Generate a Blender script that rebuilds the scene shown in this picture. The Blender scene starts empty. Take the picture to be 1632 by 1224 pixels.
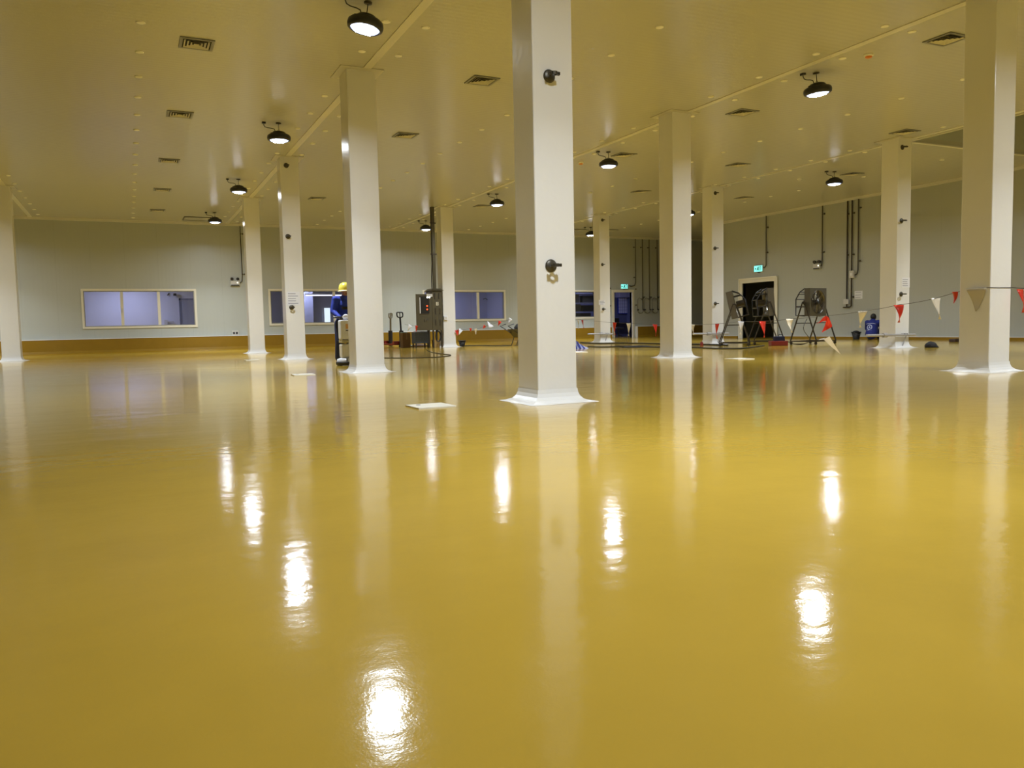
import bpy, bmesh, math, random
from mathutils import Vector, Matrix
random.seed(7)
C = bpy.context.scene.collection
PI = math.pi
# ------------------------------------------------------------------ camera (calibrated on the hall's column grid)
FPX, PITCH, ROLL, YAW, CAMZ = 1275.2323, 0.07365979, -0.02050722, 0.44448632, 0.7506574
cy, sy, cp, sp = math.cos(YAW), math.sin(YAW), math.cos(PITCH), math.sin(PITCH)
FW = Vector((sy*cp, cy*cp, -sp)); RT = Vector((cy, -sy, 0)); UP = RT.cross(FW)
cr, sr = math.cos(ROLL), math.sin(ROLL)
R2 = RT*cr + UP*sr; U2 = UP*cr - RT*sr
CAM = Vector((0, 0, CAMZ))
def ray(x, y): return FW + R2*((x-816)/FPX) - U2*((y-612)/FPX)
def proj(P):
    d = Vector(P)-CAM; z = d.dot(FW)
    if z <= 0: return (-9999, -9999)
    return (816+FPX*d.dot(R2)/z, 612-FPX*d.dot(U2)/z)
def onz(x, y, z=0.0):
    d = ray(x, y); return CAM + d*((z-CAMZ)/d.z)
def ony(x, y, Y):
    d = ray(x, y); return CAM + d*(Y/d.y)
def onx(x, y, X):
    d = ray(x, y); return CAM + d*(X/d.x)
cam = bpy.data.cameras.new('camera'); camo = bpy.data.objects.new('camera', cam); C.objects.link(camo)
cam.sensor_fit = 'HORIZONTAL'; cam.sensor_width = 36; cam.lens = FPX/1632*36; cam.clip_end = 200; cam.clip_start = .02
M = Matrix((R2, U2, -FW)).transposed().to_4x4(); M.translation = CAM; camo.matrix_world = M
bpy.context.scene.camera = camo
H = 5.0; YB = 33.86; XR = 23.4

# ------------------------------------------------------------------ materials
def rgb(r, g, b):
    f = lambda c: (c/255/12.92 if c/255 <= .04045 else ((c/255+.055)/1.055)**2.4)
    return (f(r), f(g), f(b), 1)
def mat(name, col, rough=.5, metal=0, emit=None, es=0, var=.06, scale=3, bump=0, bscale=60, spec=.5, trans=0, coat=0):
    m = bpy.data.materials.new(name); m.use_nodes = True; n = m.node_tree.nodes; l = m.node_tree.links
    b = n['Principled BSDF']
    if len(col) == 3: col = (*col, 1)
    b.inputs['Roughness'].default_value = rough; b.inputs['Metallic'].default_value = metal
    b.inputs['Specular IOR Level'].default_value = spec; b.inputs['Transmission Weight'].default_value = trans
    b.inputs['Coat Weight'].default_value = coat
    tc = n.new('ShaderNodeTexCoord'); nz = n.new('ShaderNodeTexNoise'); nz.inputs['Scale'].default_value = scale
    l.new(tc.outputs['Object'], nz.inputs['Vector'])
    mx = n.new('ShaderNodeMix'); mx.data_type = 'RGBA'
    mx.inputs[6].default_value = col; mx.inputs[7].default_value = tuple(c*(1-var) for c in col[:3])+(1,)
    l.new(nz.outputs['Fac'], mx.inputs[0]); l.new(mx.outputs[2], b.inputs['Base Color'])
    if emit:
        b.inputs['Emission Color'].default_value = (*emit[:3], 1); b.inputs['Emission Strength'].default_value = es
    if bump:
        z2 = n.new('ShaderNodeTexNoise'); z2.inputs['Scale'].default_value = bscale; l.new(tc.outputs['Object'], z2.inputs['Vector'])
        bp = n.new('ShaderNodeBump'); bp.inputs['Strength'].default_value = bump; bp.inputs['Distance'].default_value = .01
        l.new(z2.outputs['Fac'], bp.inputs['Height']); l.new(bp.outputs['Normal'], b.inputs['Normal'])
    m['b'] = 1
    return m
def stripes(m, axis, period, width, dark, ribs=0, ribamp=.0):
    """thin joint lines every `period` metres along an axis, plus fine ribs as bump"""
    n = m.node_tree.nodes; l = m.node_tree.links; b = n['Principled BSDF']
    tc = n.new('ShaderNodeTexCoord'); s = n.new('ShaderNodeSeparateXYZ'); l.new(tc.outputs['Object'], s.inputs[0])
    mo = n.new('ShaderNodeMath'); mo.operation = 'PINGPONG'; mo.inputs[1].default_value = period/2; l.new(s.outputs[axis], mo.inputs[0])
    lt = n.new('ShaderNodeMath'); lt.operation = 'LESS_THAN'; lt.inputs[1].default_value = width/2; l.new(mo.outputs[0], lt.inputs[0])
    old = b.inputs['Base Color'].links[0].from_socket
    mx = n.new('ShaderNodeMix'); mx.data_type = 'RGBA'; l.new(lt.outputs[0], mx.inputs[0]); l.new(old, mx.inputs[6]); mx.inputs[7].default_value = dark
    l.new(mx.outputs[2], b.inputs['Base Color'])
    if ribs:
        mu = n.new('ShaderNodeMath'); mu.operation = 'MULTIPLY'; mu.inputs[1].default_value = 2*PI/ribs; l.new(s.outputs[axis], mu.inputs[0])
        si = n.new('ShaderNodeMath'); si.operation = 'SINE'; l.new(mu.outputs[0], si.inputs[0])
        nz = n.new('ShaderNodeTexNoise'); nz.inputs['Scale'].default_value = .8; l.new(tc.outputs['Object'], nz.inputs['Vector'])
        ad = n.new('ShaderNodeMath'); ad.operation = 'MULTIPLY_ADD'; ad.inputs[1].default_value = 3; l.new(nz.outputs['Fac'], ad.inputs[0]); l.new(si.outputs[0], ad.inputs[2])
        bp = n.new('ShaderNodeBump'); bp.inputs['Strength'].default_value = ribamp; bp.inputs['Distance'].default_value = .01
        l.new(ad.outputs[0], bp.inputs['Height']); l.new(bp.outputs['Normal'], b.inputs['Normal'])
    return m
def floor_mat():
    m = mat('yellow_epoxy', (.52, .335, .040), rough=.16, var=.0, spec=.5)
    n = m.node_tree.nodes; l = m.node_tree.links; b = n['Principled BSDF']
    tc = n.new('ShaderNodeTexCoord')
    def noise(sc, det=2, rough=.5, vec=None):
        z = n.new('ShaderNodeTexNoise'); z.inputs['Scale'].default_value = sc; z.inputs['Detail'].default_value = det; z.inputs['Roughness'].default_value = rough
        l.new(vec or tc.outputs['Object'], z.inputs['Vector']); return z.outputs['Fac']
    # colour: slow mottling of the poured coat
    cr_ = n.new('ShaderNodeValToRGB'); l.new(noise(.35, 4, .6), cr_.inputs[0])
    e = cr_.color_ramp.elements; e[0].position = .3; e[0].color = (.42, .275, .036, 1); e[1].position = .72; e[1].color = (.54, .355, .046, 1)
    l.new(cr_.outputs[0], b.inputs['Base Color'])
    # roughness
    mr = n.new('ShaderNodeMapRange'); l.new(noise(.7, 3), mr.inputs[0]); mr.inputs[3].default_value = .06; mr.inputs[4].default_value = .13
    l.new(mr.outputs[0], b.inputs['Roughness'])
    # height: trowel waves, ripples, orange peel
    mp = n.new('ShaderNodeMapping'); mp.inputs['Rotation'].default_value = (0, 0, .35); mp.inputs['Scale'].default_value = (.5, 1.6, 1)
    l.new(tc.outputs['Object'], mp.inputs['Vector'])
    def madd(a, k, c=None):
        q = n.new('ShaderNodeMath'); q.operation = 'MULTIPLY_ADD'; l.new(a, q.inputs[0]); q.inputs[1].default_value = k
        if c: l.new(c, q.inputs[2])
        else: q.inputs[2].default_value = 0
        return q.outputs[0]
    h = madd(noise(1.3, 2, .5, mp.outputs[0]), .0032)
    h = madd(noise(6, 2), .0013, h)
    h = madd(noise(26, 2), .0003, h)
    h = madd(noise(150, 1), .00011, h)
    bp = n.new('ShaderNodeBump'); bp.inputs['Strength'].default_value = 1; bp.inputs['Distance'].default_value = 1
    l.new(h, bp.inputs['Height']); l.new(bp.outputs['Normal'], b.inputs['Normal'])
    return m
FLOOR = floor_mat()
CEIL = stripes(mat('ceiling_panel', (.53, .52, .47), rough=.23, var=.03, scale=.4), 'Y', 1.15, .006, (.50, .49, .44, 1), ribs=.115, ribamp=.06)
WALLX = stripes(mat('wall_panel_back', (.46, .48, .45), rough=.34, var=.03, scale=.5), 'X', 1.15, .008, (.40, .41, .38, 1), ribs=.14, ribamp=.05)
WALLY = stripes(mat('wall_panel_side', (.44, .455, .42), rough=.34, var=.03, scale=.5), 'Y', 1.15, .008, (.39, .40, .37, 1), ribs=.14, ribamp=.05)
WHITE = mat('white_gloss_paint', (.80, .79, .77), rough=.22, var=.02, bump=.25, bscale=9)
TRIM = mat('cream_trim', (.82, .79, .68), rough=.35)
SEAM = mat('ceiling_trim_cream', (.70, .68, .60), rough=.3)
CURB = mat('ochre_curb_coat', (.30, .170, .014), rough=.25, var=.15)
FRAME = mat('cream_window_frame', (.78, .74, .62), rough=.35)
SILL = mat('grey_aluminium', (.42, .42, .40), rough=.35, metal=.6)
BLACK = mat('black_metal', (.020, .021, .03), rough=.38)
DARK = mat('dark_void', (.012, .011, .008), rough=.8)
STEEL = mat('dull_steel', (.20, .185, .155), rough=.38, metal=.8)
FITTING = mat('tarnished_fitting', (.10, .09, .07), rough=.4, metal=.7)
DSTEEL = mat('dark_steel_tube', (.075, .065, .055), rough=.4, metal=.7)
GALV = mat('brushed_stainless', (.125, .112, .075), rough=.42, metal=.6, bump=.1)
PGALV = mat('pale_galvanised', (.48, .47, .48), rough=.35, metal=.4)
LOUV = mat('louvre_beige', (.62, .58, .45), rough=.4)
VFR = mat('vent_frame_grey', (.20, .20, .19), rough=.4)
LENS = mat('lamp_lens', (.6, .65, .9), rough=.2, emit=(.55, .66, 1), es=3.5)
LIT = mat('lit_led_plate', (1, 1, 1), rough=.5, emit=(.95, .97, 1), es=40)
DISC = mat('cap_disc_cream', (.93, .91, .82), rough=.35)
RED = mat('red_plastic', (.62, .028, .012), rough=.28)
PALE = mat('translucent_white_plastic', (.80, .74, .62), rough=.22)
PWHITE = mat('white_plastic_sheet', (.85, .86, .95), rough=.2)
PAPER = mat('paper', (.80, .80, .84), rough=.6)
INK = mat('printed_ink', (.30, .31, .38), rough=.7)
BLUE2 = mat('dark_blue_uniform', (.008, .018, .19), rough=.75, bump=.3, bscale=25)
BLUE = mat('blue_uniform_cloth', (.012, .035, .36), rough=.75, bump=.3, bscale=25)
NAVY = mat('navy_cloth', (.010, .014, .06), rough=.8, bump=.3, bscale=25)
BCLOTH = mat('black_cloth', (.012, .011, .012), rough=.85, bump=.5, bscale=30)
HELMET = mat('yellow_helmet', (.80, .68, .10), rough=.25)
SKIN = mat('skin', (.28, .14, .085), rough=.5)
HAIR = mat('black_hair', (.008, .007, .008), rough=.6)
RUBBER = mat('black_rubber', (.015, .014, .014), rough=.6)
CARD = mat('brown_cardboard', (.17, .095, .03), rough=.8)
MRED = mat('dark_red_enamel', (.22, .018, .015), rough=.35)
GREEN = mat('exit_sign_face', (.2, .9, .8), rough=.3, emit=(.22, .85, .80), es=1.15)
GREEND = mat('exit_sign_green', (.0, .10, .09), rough=.5)
EGREY = mat('light_grey_plastic', (.62, .61, .58), rough=.4)
GLOW = mat('white_indicator', (.9, .9, .9), rough=.3, emit=(1, 1, 1), es=2.5)
RLAMP = mat('red_indicator', (.8, .1, .03), rough=.3, emit=(1, .12, .03), es=1.4)
TUBELT = mat('lit_tube', (.9, .9, 1), rough=.3, emit=(.9, .9, 1), es=1.2)
ROOMW = mat('room_white', (.72, .73, .80), rough=.5)
ROOMC = mat('room_pale_blue', (.50, .53, .70), rough=.5)
ROOMB = mat('room_dim_blue_grey', (.44, .46, .56), rough=.5)
ROOMD = mat('room_dark', (.06, .065, .09), rough=.6)
GLASS = mat('window_glass', (.92, .94, 1), rough=.0, trans=1, var=0)
ORANGE = mat('orange_plastic', (.75, .22, .03), rough=.4)
BLUEP = mat('blue_plastic', (.01, .03, .35), rough=.4)
PMIX = mat('white_machine_paint', (.66, .68, .74), rough=.3)
CYAN = mat('pale_teal_plastic', (.30, .46, .42), rough=.4)
SHADE = mat('tan_paper', (.62, .36, .14), rough=.6)
MESHB = mat('blue_grey_mesh', (.10, .12, .16), rough=.5, var=.6, scale=25)

# ------------------------------------------------------------------ mesh builder
class MB:
    def __init__(s): s.v = []; s.f = []; s.sm = []
    def add(s, vs, fs, smooth=False):
        o = len(s.v); s.v += [tuple(v) for v in vs]; s.f += [[i+o for i in f] for f in fs]; s.sm += [smooth]*len(fs); return s
    def box(s, x0, x1, y0, y1, z0, z1, M=None):
        vs = [Vector((x, y, z)) for z in (z0, z1) for y in (y0, y1) for x in (x0, x1)]
        if M: vs = [M @ v for v in vs]
        return s.add(vs, [[0, 2, 3, 1], [4, 5, 7, 6], [0, 1, 5, 4], [2, 6, 7, 3], [0, 4, 6, 2], [1, 3, 7, 5]])
    def tube(s, pts, r, n=8, caps=True, sq=False):
        pts = [Vector(p) for p in pts]; rs = r if isinstance(r, (list, tuple)) else [r]*len(pts)
        if sq: n = 4
        rings = []; ref = None
        for i, p in enumerate(pts):
            a = pts[max(i-1, 0)]; b = pts[min(i+1, len(pts)-1)]; t = (b-a).normalized()
            if ref is None: ref = Vector((0, 0, 1)) if abs(t.z) < .9 else Vector((1, 0, 0))
            u = t.cross(ref).normalized(); w = u.cross(t).normalized(); ref = w
            off = PI/4 if sq else 0
            rings.append([p + (u*math.cos(off+2*PI*k/n) + w*math.sin(off+2*PI*k/n))*rs[i] for k in range(n)])
        vs = [q for g in rings for q in g]; fs = []
        for i in range(len(pts)-1):
            for k in range(n): fs.append([i*n+k, i*n+(k+1) % n, (i+1)*n+(k+1) % n, (i+1)*n+k])
        s.add(vs, fs, not sq)
        if caps: s.add(rings[0], [list(range(n))[::-1]]); s.add(rings[-1], [list(range(n))])
        return s
    def lathe(s, prof, c=(0, 0, 0), n=24, M=None, smooth=True):
        vs = []; 
        for r, z in prof:
            for k in range(n):
                v = Vector((r*math.cos(2*PI*k/n), r*math.sin(2*PI*k/n), z)); v = (M @ v if M else v) + Vector(c); vs.append(v)
        fs = []
        for i in range(len(prof)-1):
            for k in range(n): fs.append([i*n+k, i*n+(k+1) % n, (i+1)*n+(k+1) % n, (i+1)*n+k])
        s.add(vs, fs, smooth)
        s.add(vs[:n], [list(range(n))[::-1]]); s.add(vs[-n:], [list(range(n))])
        return s
    def ball(s, c, r, n=12, sc=(1, 1, 1)):
        c = Vector(c); prof = [(max(1e-4, r*math.sin(PI*i/n)), -r*math.cos(PI*i/n)) for i in range(n+1)]
        M = Matrix.Diagonal(Vector(sc)); return s.lathe(prof, c, n*2 if n < 10 else n+6, M)
    def capsule(s, a, b, ra, rb, n=14):
        a = Vector(a); b = Vector(b); L = (b-a).length; t = (b-a).normalized() if L > 1e-6 else Vector((0, 0, 1))
        P = []; R = []
        for i in range(5): q = PI/2*i/4; P.append(a - t*ra*math.cos(q)); R.append(max(1e-3, ra*math.sin(q)))
        for i in range(5): q = PI/2*(4-i)/4; P.append(b + t*rb*math.cos(q)); R.append(max(1e-3, rb*math.sin(q)))
        return s.tube(P, R, n)
    def flat(s, pts, th, nrm):
        """a thin plate from an outline, given thickness along nrm"""
        nrm = Vector(nrm).normalized()*th; p = [Vector(q) for q in pts]; n = len(p)
        vs = p + [q+nrm for q in p]; fs = [list(range(n)), list(range(2*n-1, n-1, -1))]
        for i in range(n): fs.append([i, i+n, (i+1) % n+n, (i+1) % n])
        return s.add(vs, fs)
    def build(s, name, m, parent=None, bevel=0, loc=None, **props):
        me = bpy.data.meshes.new(name); me.from_pydata(s.v, [], s.f); me.polygons.foreach_set('use_smooth', s.sm)
        bm = bmesh.new(); bm.from_mesh(me); bmesh.ops.recalc_face_normals(bm, faces=bm.faces); bm.to_mesh(me); bm.free()
        me.materials.append(m); o = bpy.data.objects.new(name, me); C.objects.link(o)
        if parent: o.parent = parent
        if loc: o.location = loc
        if bevel:
            b = o.modifiers.new('bevel', 'BEVEL'); b.width = bevel; b.segments = 2; b.limit_method = 'ANGLE'
        for k, v in props.items(): o[k] = v
        return o
def struct(name, mb, m, parent=None, **k):
    o = mb.build(name, m, parent, **k)
    if not parent: o['kind'] = 'structure'
    return o
def tag(o, label, cat, group=None):
    o['label'] = label; o['category'] = cat
    if group: o['group'] = group
    return o
def thing(name, label, cat, loc=(0, 0, 0), rz=0, group=None, tilt=None):
    o = bpy.data.objects.new(name, None); C.objects.link(o); o.location = loc; o.rotation_euler = (0, 0, rz); o.empty_display_size = .1
    return tag(o, label, cat, group)
def dup(root, loc, rz=0, label=None, group=None, scale=None):
    def cp_(o, par):
        c = o.copy(); C.objects.link(c)
        if par: c.parent = par
        for ch in o.children: cp_(ch, c)
        return c
    r = cp_(root, None); r.location = loc; r.rotation_euler = (0, 0, rz)
    if scale: r.scale = scale
    if label: r['label'] = label
    if group: r['group'] = group
    return r

# ================================================================== THE SETTING
X0, X1, Y0, Y1 = -12.0, 30.0, -8.0, YB
struct('floor', MB().box(X0-.2, X1+.2, Y0-.2, 40, -.12, 0), FLOOR)
# ceiling with a raised well on the right (x 17.3..22.6, y 5..13.65)
WX0, WX1, WY0, WY1 = 17.30, 22.6, 4.0, 13.66
cb = MB(); cb.box(X0-.2, WX0, Y0-.2, YB+.2, H, H+.12); cb.box(WX0, X1+.2, WY1, YB+.2, H, H+.12)
cb.box(WX0, X1+.2, Y0-.2, WY0, H, H+.12); cb.box(WX1, X1+.2, WY0, WY1, H, H+.12)
struct('ceiling', cb, CEIL)
wb = MB(); wb.box(WX0-.1, WX0, WY0, WY1, H+.12, H+1.3); wb.box(WX1, WX1+.1, WY0, WY1, H+.12, H+1.3)
wb.box(WX0-.1, WX1+.1, WY1, WY1+.1, H+.12, H+1.3); wb.box(WX0-.1, WX1+.1, WY0-.1, WY0, H+.12, H+1.3); wb.box(WX0-.1, WX1+.1, WY0-.1, WY1+.1, H+1.3, H+1.4)
struct('ceiling_well', wb, WALLX)
wt = MB(); wt.box(WX0-.02, WX0+.05, WY0, WY1, H-.02, H+.02); wt.box(WX0, WX1, WY1-.03, WY1+.06, H-.025, H-.0005)
struct('trim_1', wt, SEAM)

# back wall with openings
WIN = [(-1.46, 2.39, 1.0, 2.34), (5.28, 9.2, 1.0, 2.34), (11.9, 15.80, 1.04, 2.30), (17.2, 20.75, 1.06, 2.30)]
DOOR = (21.83, 22.88, 0.0, 2.26)
def wall_with_holes(u0, u1, holes, top, put):
    hs = sorted(holes); u = u0
    for a, b, z0, z1 in hs:
        if a > u: put(u, a, 0, top)
        if z0 > 0: put(a, b, 0, z0)
        put(a, b, z1, top); u = b
    put(u, u1, 0, top)
m = MB(); wall_with_holes(X0, X1, [*WIN, DOOR], H, lambda a, b, z0, z1: m.box(a, b, YB, YB+.15, z0, z1))
struct('wall_back', m, WALLX)
RD = (24.50, 26.35, 0.0, 2.29)
m = MB(); wall_with_holes(Y0, 28.05, [RD], H, lambda a, b, z0, z1: m.box(XR, XR+.15, a, b, z0, z1)); m.box(XR+.15, X1, 27.9, 28.05, 0, H)
struct('wall_right', m, WALLY)
struct('wall_left', MB().box(X0-.15, X0, Y0, YB, 0, H), WALLY)
struct('wall_front', MB().box(X0-.15, X1, Y0-.15, Y0, 0, H), WALLX)
struct('wall_recess', MB().box(X1, X1+.15, 28.0, YB, 0, H), WALLY)

# curbs (coved skirting)
def curb(a, b, h=.54, d=.16):
    mb = MB(); prof = [(0, 0), (-d-.12, 0), (-d-.03, .03), (-d, .12), (-d, h), (0, h)]
    vs = [(x, YB+py, pz) for x in (a, b) for py, pz in prof]; n = len(prof)
    mb.add(vs, [list(range(n)), list(range(2*n-1, n-1, -1))]+[[i, (i+1) % n, (i+1) % n+n, i+n] for i in range(n)]); return mb
k = curb(X0, 21.60); k2 = curb(23.12, X1); k.add(k2.v, k2.f)
struct('baseboard_back', k, CURB)
k = MB(); k.box(X0, 21.62, YB-.175, YB, .54, .565); k.box(23.10, X1, YB-.175, YB, .54, .565); k.box(23.07, 23.12, YB-.18, YB, 0, .565); k.box(21.60, 21.64, YB-.18, YB, 0, .565)
struct('trim_2', k, WHITE)
k = MB(); k.box(XR-.05, XR, Y0, 24.2, 0, .085); k.box(XR-.05, XR, 26.65, 28.05, 0, .085); struct('baseboard_right', k, CURB)
k = MB(); k.box(XR-.05, XR, Y0, 24.2, .085, .10); k.box(XR-.05, XR, 26.65, 28.05, .085, .10); struct('trim_3', k, WHITE)
# cornices
k = MB(); k.box(X0, X1, YB-.07, YB, H-.09, H); struct('trim_4', k, SEAM)
k = MB(); k.box(XR-.07, XR, Y0, 28.05, H-.09, H); struct('trim_5', k, SEAM)
# joints running the length of the ceiling, over each row of columns
ROWX = [-3.0, 3.74, 10.50, 17.12]
for i, x in enumerate(ROWX):
    struct('trim_%d' % (6+i), MB().box(x-.065, x+.065, Y0, YB-.07, H-.012, H), SEAM)

# windows
def window(i, w, panes):
    x0, x1, z0, z1 = w; f = MB(); t = .075
    f.box(x0-t, x1+t, YB-.03, YB, z1, z1+t); f.box(x0-t, x1+t, YB-.03, YB, z0-t, z0)
    f.box(x0-t, x0, YB-.03, YB, z0, z1); f.box(x1, x1+t, YB-.03, YB, z0, z1)
    root = struct('window_%d' % i, f, FRAME)
    s = MB(); g = .03
    s.box(x0, x1, YB, YB+.15, z0, z0+g); s.box(x0, x1, YB, YB+.15, z1-g, z1); s.box(x0, x0+g, YB, YB+.15, z0+g, z1-g); s.box(x1-g, x1, YB, YB+.15, z0+g, z1-g)
    s.build('window_reveal', SILL, root)
    for j in range(1, panes):
        xm = x0+(x1-x0)*j/panes
        mu = MB().box(xm-.05, xm+.05, YB+.0, YB+.10, z0+g, z1-g); mu.build('mullion', FRAME, root)
    for j in range(panes):
        a = x0+(x1-x0)*j/panes+(.05 if j else g); b = x0+(x1-x0)*(j+1)/panes-(.05 if j < panes-1 else g)
        MB().box(a, b, YB+.045, YB+.055, z0+g, z1-g).build('pane', GLASS, root)
    return root
w1 = window(1, WIN[0], 3); window(2, WIN[1], 3); window(3, WIN[2], 3); window(4, WIN[3], 3)
MB().box(-.20, -.155, YB-.04, YB, 1.52, 1.68).build('window_latch', EGREY, w1)

# rooms beyond the back wall
def room(n, x0, x1, d, m, light, h=3.0, col=(.60, .64, 1.0)):
    b = MB(); y0 = YB+.15
    b.box(x0, x1, y0+d, y0+d+.1, 0, h); b.box(x0-.1, x0, y0, y0+d, 0, h); b.box(x1, x1+.1, y0, y0+d, 0, h); b.box(x0, x1, y0, y0+d, h, h+.1)
    struct('wall_room_%d' % n, b, m)
    if light:
        t = thing('ceiling_light', 'square office light panel of the room behind window %s' % ['one', 'two', 'three', 'four'][n-1], 'ceiling light', ((x0+x1)/2, y0+d*.45, h))
        MB().box(-.65, .65, -.35, .35, -.06, 0).build('housing', EGREY, t)
        L = bpy.data.lights.new('panel_light', 'AREA'); L.shape = 'RECTANGLE'; L.size = 1.2; L.size_y = .6; L.energy = light; L.color = col
        lo = bpy.data.objects.new('panel_light', L); C.objects.link(lo); lo.parent = t; lo.location = (0, 0, -.07)
room(1, -3.6, 3.6, 3.2, ROOMW, 66)
room(2, 4.0, 9.9, 4.6, ROOMB, 62)
room(3, 10.2, 16.4, 3.2, ROOMC, 50)
room(4, 16.8, 26.0, 5.0, mat('room_deep_blue', (.10, .11, .20), rough=.6), 190)
# room 1: inner door, small camera and sink seen through the right pane
t = thing('inner_door', 'blue grey flush door seen through the right pane of the left window', 'door', (2.62, YB+3.28, 0))
MB().box(-.55, .55, 0, .06, 0, 2.1).build('door_leaf', mat('door_blue_grey', (.30, .33, .45), rough=.5), t)
f = MB(); f.box(-.62, -.55, -.02, .07, 0, 2.17); f.box(.55, .62, -.02, .07, 0, 2.17); f.box(-.62, .62, -.02, .07, 2.1, 2.17); f.build('door_frame', mat('door_frame_grey', (.18, .2, .3), rough=.5), t)
MB().lathe([(.02, -.05), (.02, .0)], n=10, M=Matrix.Rotation(PI/2, 3, 'X')).build('door_handle', STEEL, t, loc=(-.45, -.0, 1.0))
t = thing('wall_camera', 'small dark camera on the wall inside the room behind the left window', 'camera', (1.85, YB+3.35, 2.33))
MB().tube([(0, 0, 0), (0, -.12, 0)], .02).build('bracket', BLACK, t); MB().box(-.06, .06, -.24, -.10, -.05, .05).build('camera_body', BLACK, t); MB().tube([(-.22, -.02, .06), (-.28, -.1, -.02)], .025).build('cable_gland', BLACK, t)
t = thing('basin_tap', 'small grey wall tap low in the right pane of the left window', 'tap', (1.45, YB+3.35, 1.15))
MB().box(-.07, .07, -.10, 0, -.12, .12).build('tap_body', EGREY, t); MB().tube([(.05, -.08, .03), (.3, -.1, .03), (.32, -.1, -.02)], .02).build('spout', EGREY, t)
# room 2: strip light, bright screen
t = thing('strip_light', 'long white strip light seen in the second window from the left', 'ceiling light', (8.1, YB+2.2, 2.27))
MB().box(-1.0, 1.0, -.06, .06, 0, .05).build('housing', EGREY, t); MB().tube([(-.95, 0, -.03), (.95, 0, -.03)], .025).build('tube', TUBELT, t)
MB().tube([(-.8, 0, .05), (-.8, 0, .83)], .008).build('hanger', STEEL, t); MB().tube([(.8, 0, .05), (.8, 0, .83)], .008).build('hanger', STEEL, t)
t = thing('lit_opening', 'glowing white hatch far inside the second window from the left', 'hatch', (8.62, YB+4.70, 1.02))
MB().box(-.14, .14, -.03, 0, 0, .72).build('lit_panel', mat('lit_hatch_panel', (.9, .95, 1), emit=(.75, .88, 1), es=1.1), t)
f = MB(); f.box(-.18, -.14, -.05, 0, -.04, .76); f.box(.14, .18, -.05, 0, -.04, .76); f.box(-.14, .14, -.05, 0, .72, .76); f.box(-.14, .14, -.05, 0, -.04, 0); f.build('hatch_frame', EGREY, t)
b = MB(); b.box(6.5, 7.6, YB+2.9, YB+3.0, 0, 2.9); struct('wall_partition', b, ROOMB)
# room 3 fixtures: little wall hooks
for q, (px, py) in enumerate([(770, 477), (777, 479), (788, 475)]):
    P = ony(px, py, YB+3.33); MB().tube([P, P+Vector((.1, -.06, .05)), P+Vector((.2, -.06, -.03))], .018).build('wall_hook', BLACK, label=['small dark hook on the far wall, leftmost seen in the third window', 'small dark hook on the far wall, middle one seen in the third window', 'small dark hook on the far wall, rightmost seen in the third window'][q], category='hook')
# room 4 / door view: shelving, board, chair-like dark mass
t = thing('storage_rack', 'dark storage rack with a pale sheet seen through the window beside the far door', 'rack', (ony(933, 490, YB+2.6).x, YB+2.6, 0))
for x in (-1.4, 1.4):
    for y in (-.25, .25): MB().box(x-.03, x+.03, y-.03, y+.03, 0, 2.4).build('upright', ROOMD, t)
for z in (.9, 1.35, 1.8, 2.3): MB().box(-1.4, 1.4, -.28, .28, z, z+.04).build('shelf', mat('rack_shelf', (.10, .11, .16), rough=.5), t)
b = MB(); b.box(.75, 1.25, -.2, .1, 1.39, 1.72); b.build('pale_sheet', mat('pale_blue_sheet', (.22, .25, .40)), t)
b = MB(); b.box(-1.1, -.4, -.2, .1, 1.39, 1.75); b.box(-.3, .7, -.2, .1, 1.84, 2.2); b.box(-1.3, .2, -.2, .2, .94, 1.3); b.box(-1.2, -.5, -.2, .1, 1.84, 2.25); b.box(-.3, .6, -.2, .1, 1.39, 1.7); b.build('stored_boxes', DARK, t)
t = thing('notice_board', 'pale gridded planning board seen through the far doorway', 'board', (ony(995, 488, YB+5.1).x, YB+5.10, ony(995, 499, YB+5.1).z))
MB().box(-.42, .42, -.03, 0, 0, 1.05).build('board_face', mat('board_white', (.62, .62, .78)), t)
g = MB()
for i in range(1, 6): g.box(-.42, .42, -.035, -.03, i*.175-.008, i*.175+.008)
for i in range(1, 6): g.box(-.42+i*.14-.006, -.42+i*.14+.006, -.035, -.03, 0, 1.05)
g.build('grid_lines', mat('grid_blue', (.18, .18, .36)), t)
f = MB(); f.box(-.46, -.42, -.04, 0, -.04, 1.09); f.box(.42, .46, -.04, 0, -.04, 1.09); f.box(-.42, .42, -.04, 0, 1.05, 1.09); f.box(-.42, .42, -.04, 0, -.04, 0); f.build('board_frame', BLUEP, t)
t = thing('wall_cabinet', 'pale blue cupboard high on the wall seen through the top of the far doorway', 'cabinet', (ony(996, 474, YB+4.9).x, YB+4.9, ony(996, 474, YB+4.9).z))
MB().box(-.5, .5, -.2, .25, 0, .5).build('body', mat('cupboard_lilac', (.42, .42, .62)), t)
for x in (-.25, .25): MB().box(x-.23, x+.23, -.22, -.2, .02, .48).build('door', mat('cupboard_lilac_door%d' % (x > 0), (.46, .46, .66)), t)
t = thing('work_table', 'dark blue low table seen through the far doorway', 'table', (ony(994, 520, YB+3.3).x, YB+3.3, 0))
MB().box(-.6, .6, -.4, .4, .72, .77).build('tabletop', mat('table_blue', (.12, .12, .26)), t); MB().box(-.55, .55, .36, .4, .12, .72).build('back_panel', mat('table_blue2', (.13, .13, .27)), t)
for x in (-.56, .56):
    for y in (-.36, .34): MB().box(x-.02, x+.02, y-.02, y+.02, 0, .72).build('leg', ROOMD, t)
t = thing('office_chair', 'black office chair just inside the far doorway', 'chair', (ony(985, 525, YB+1.3).x, YB+1.3, 0))
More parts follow.
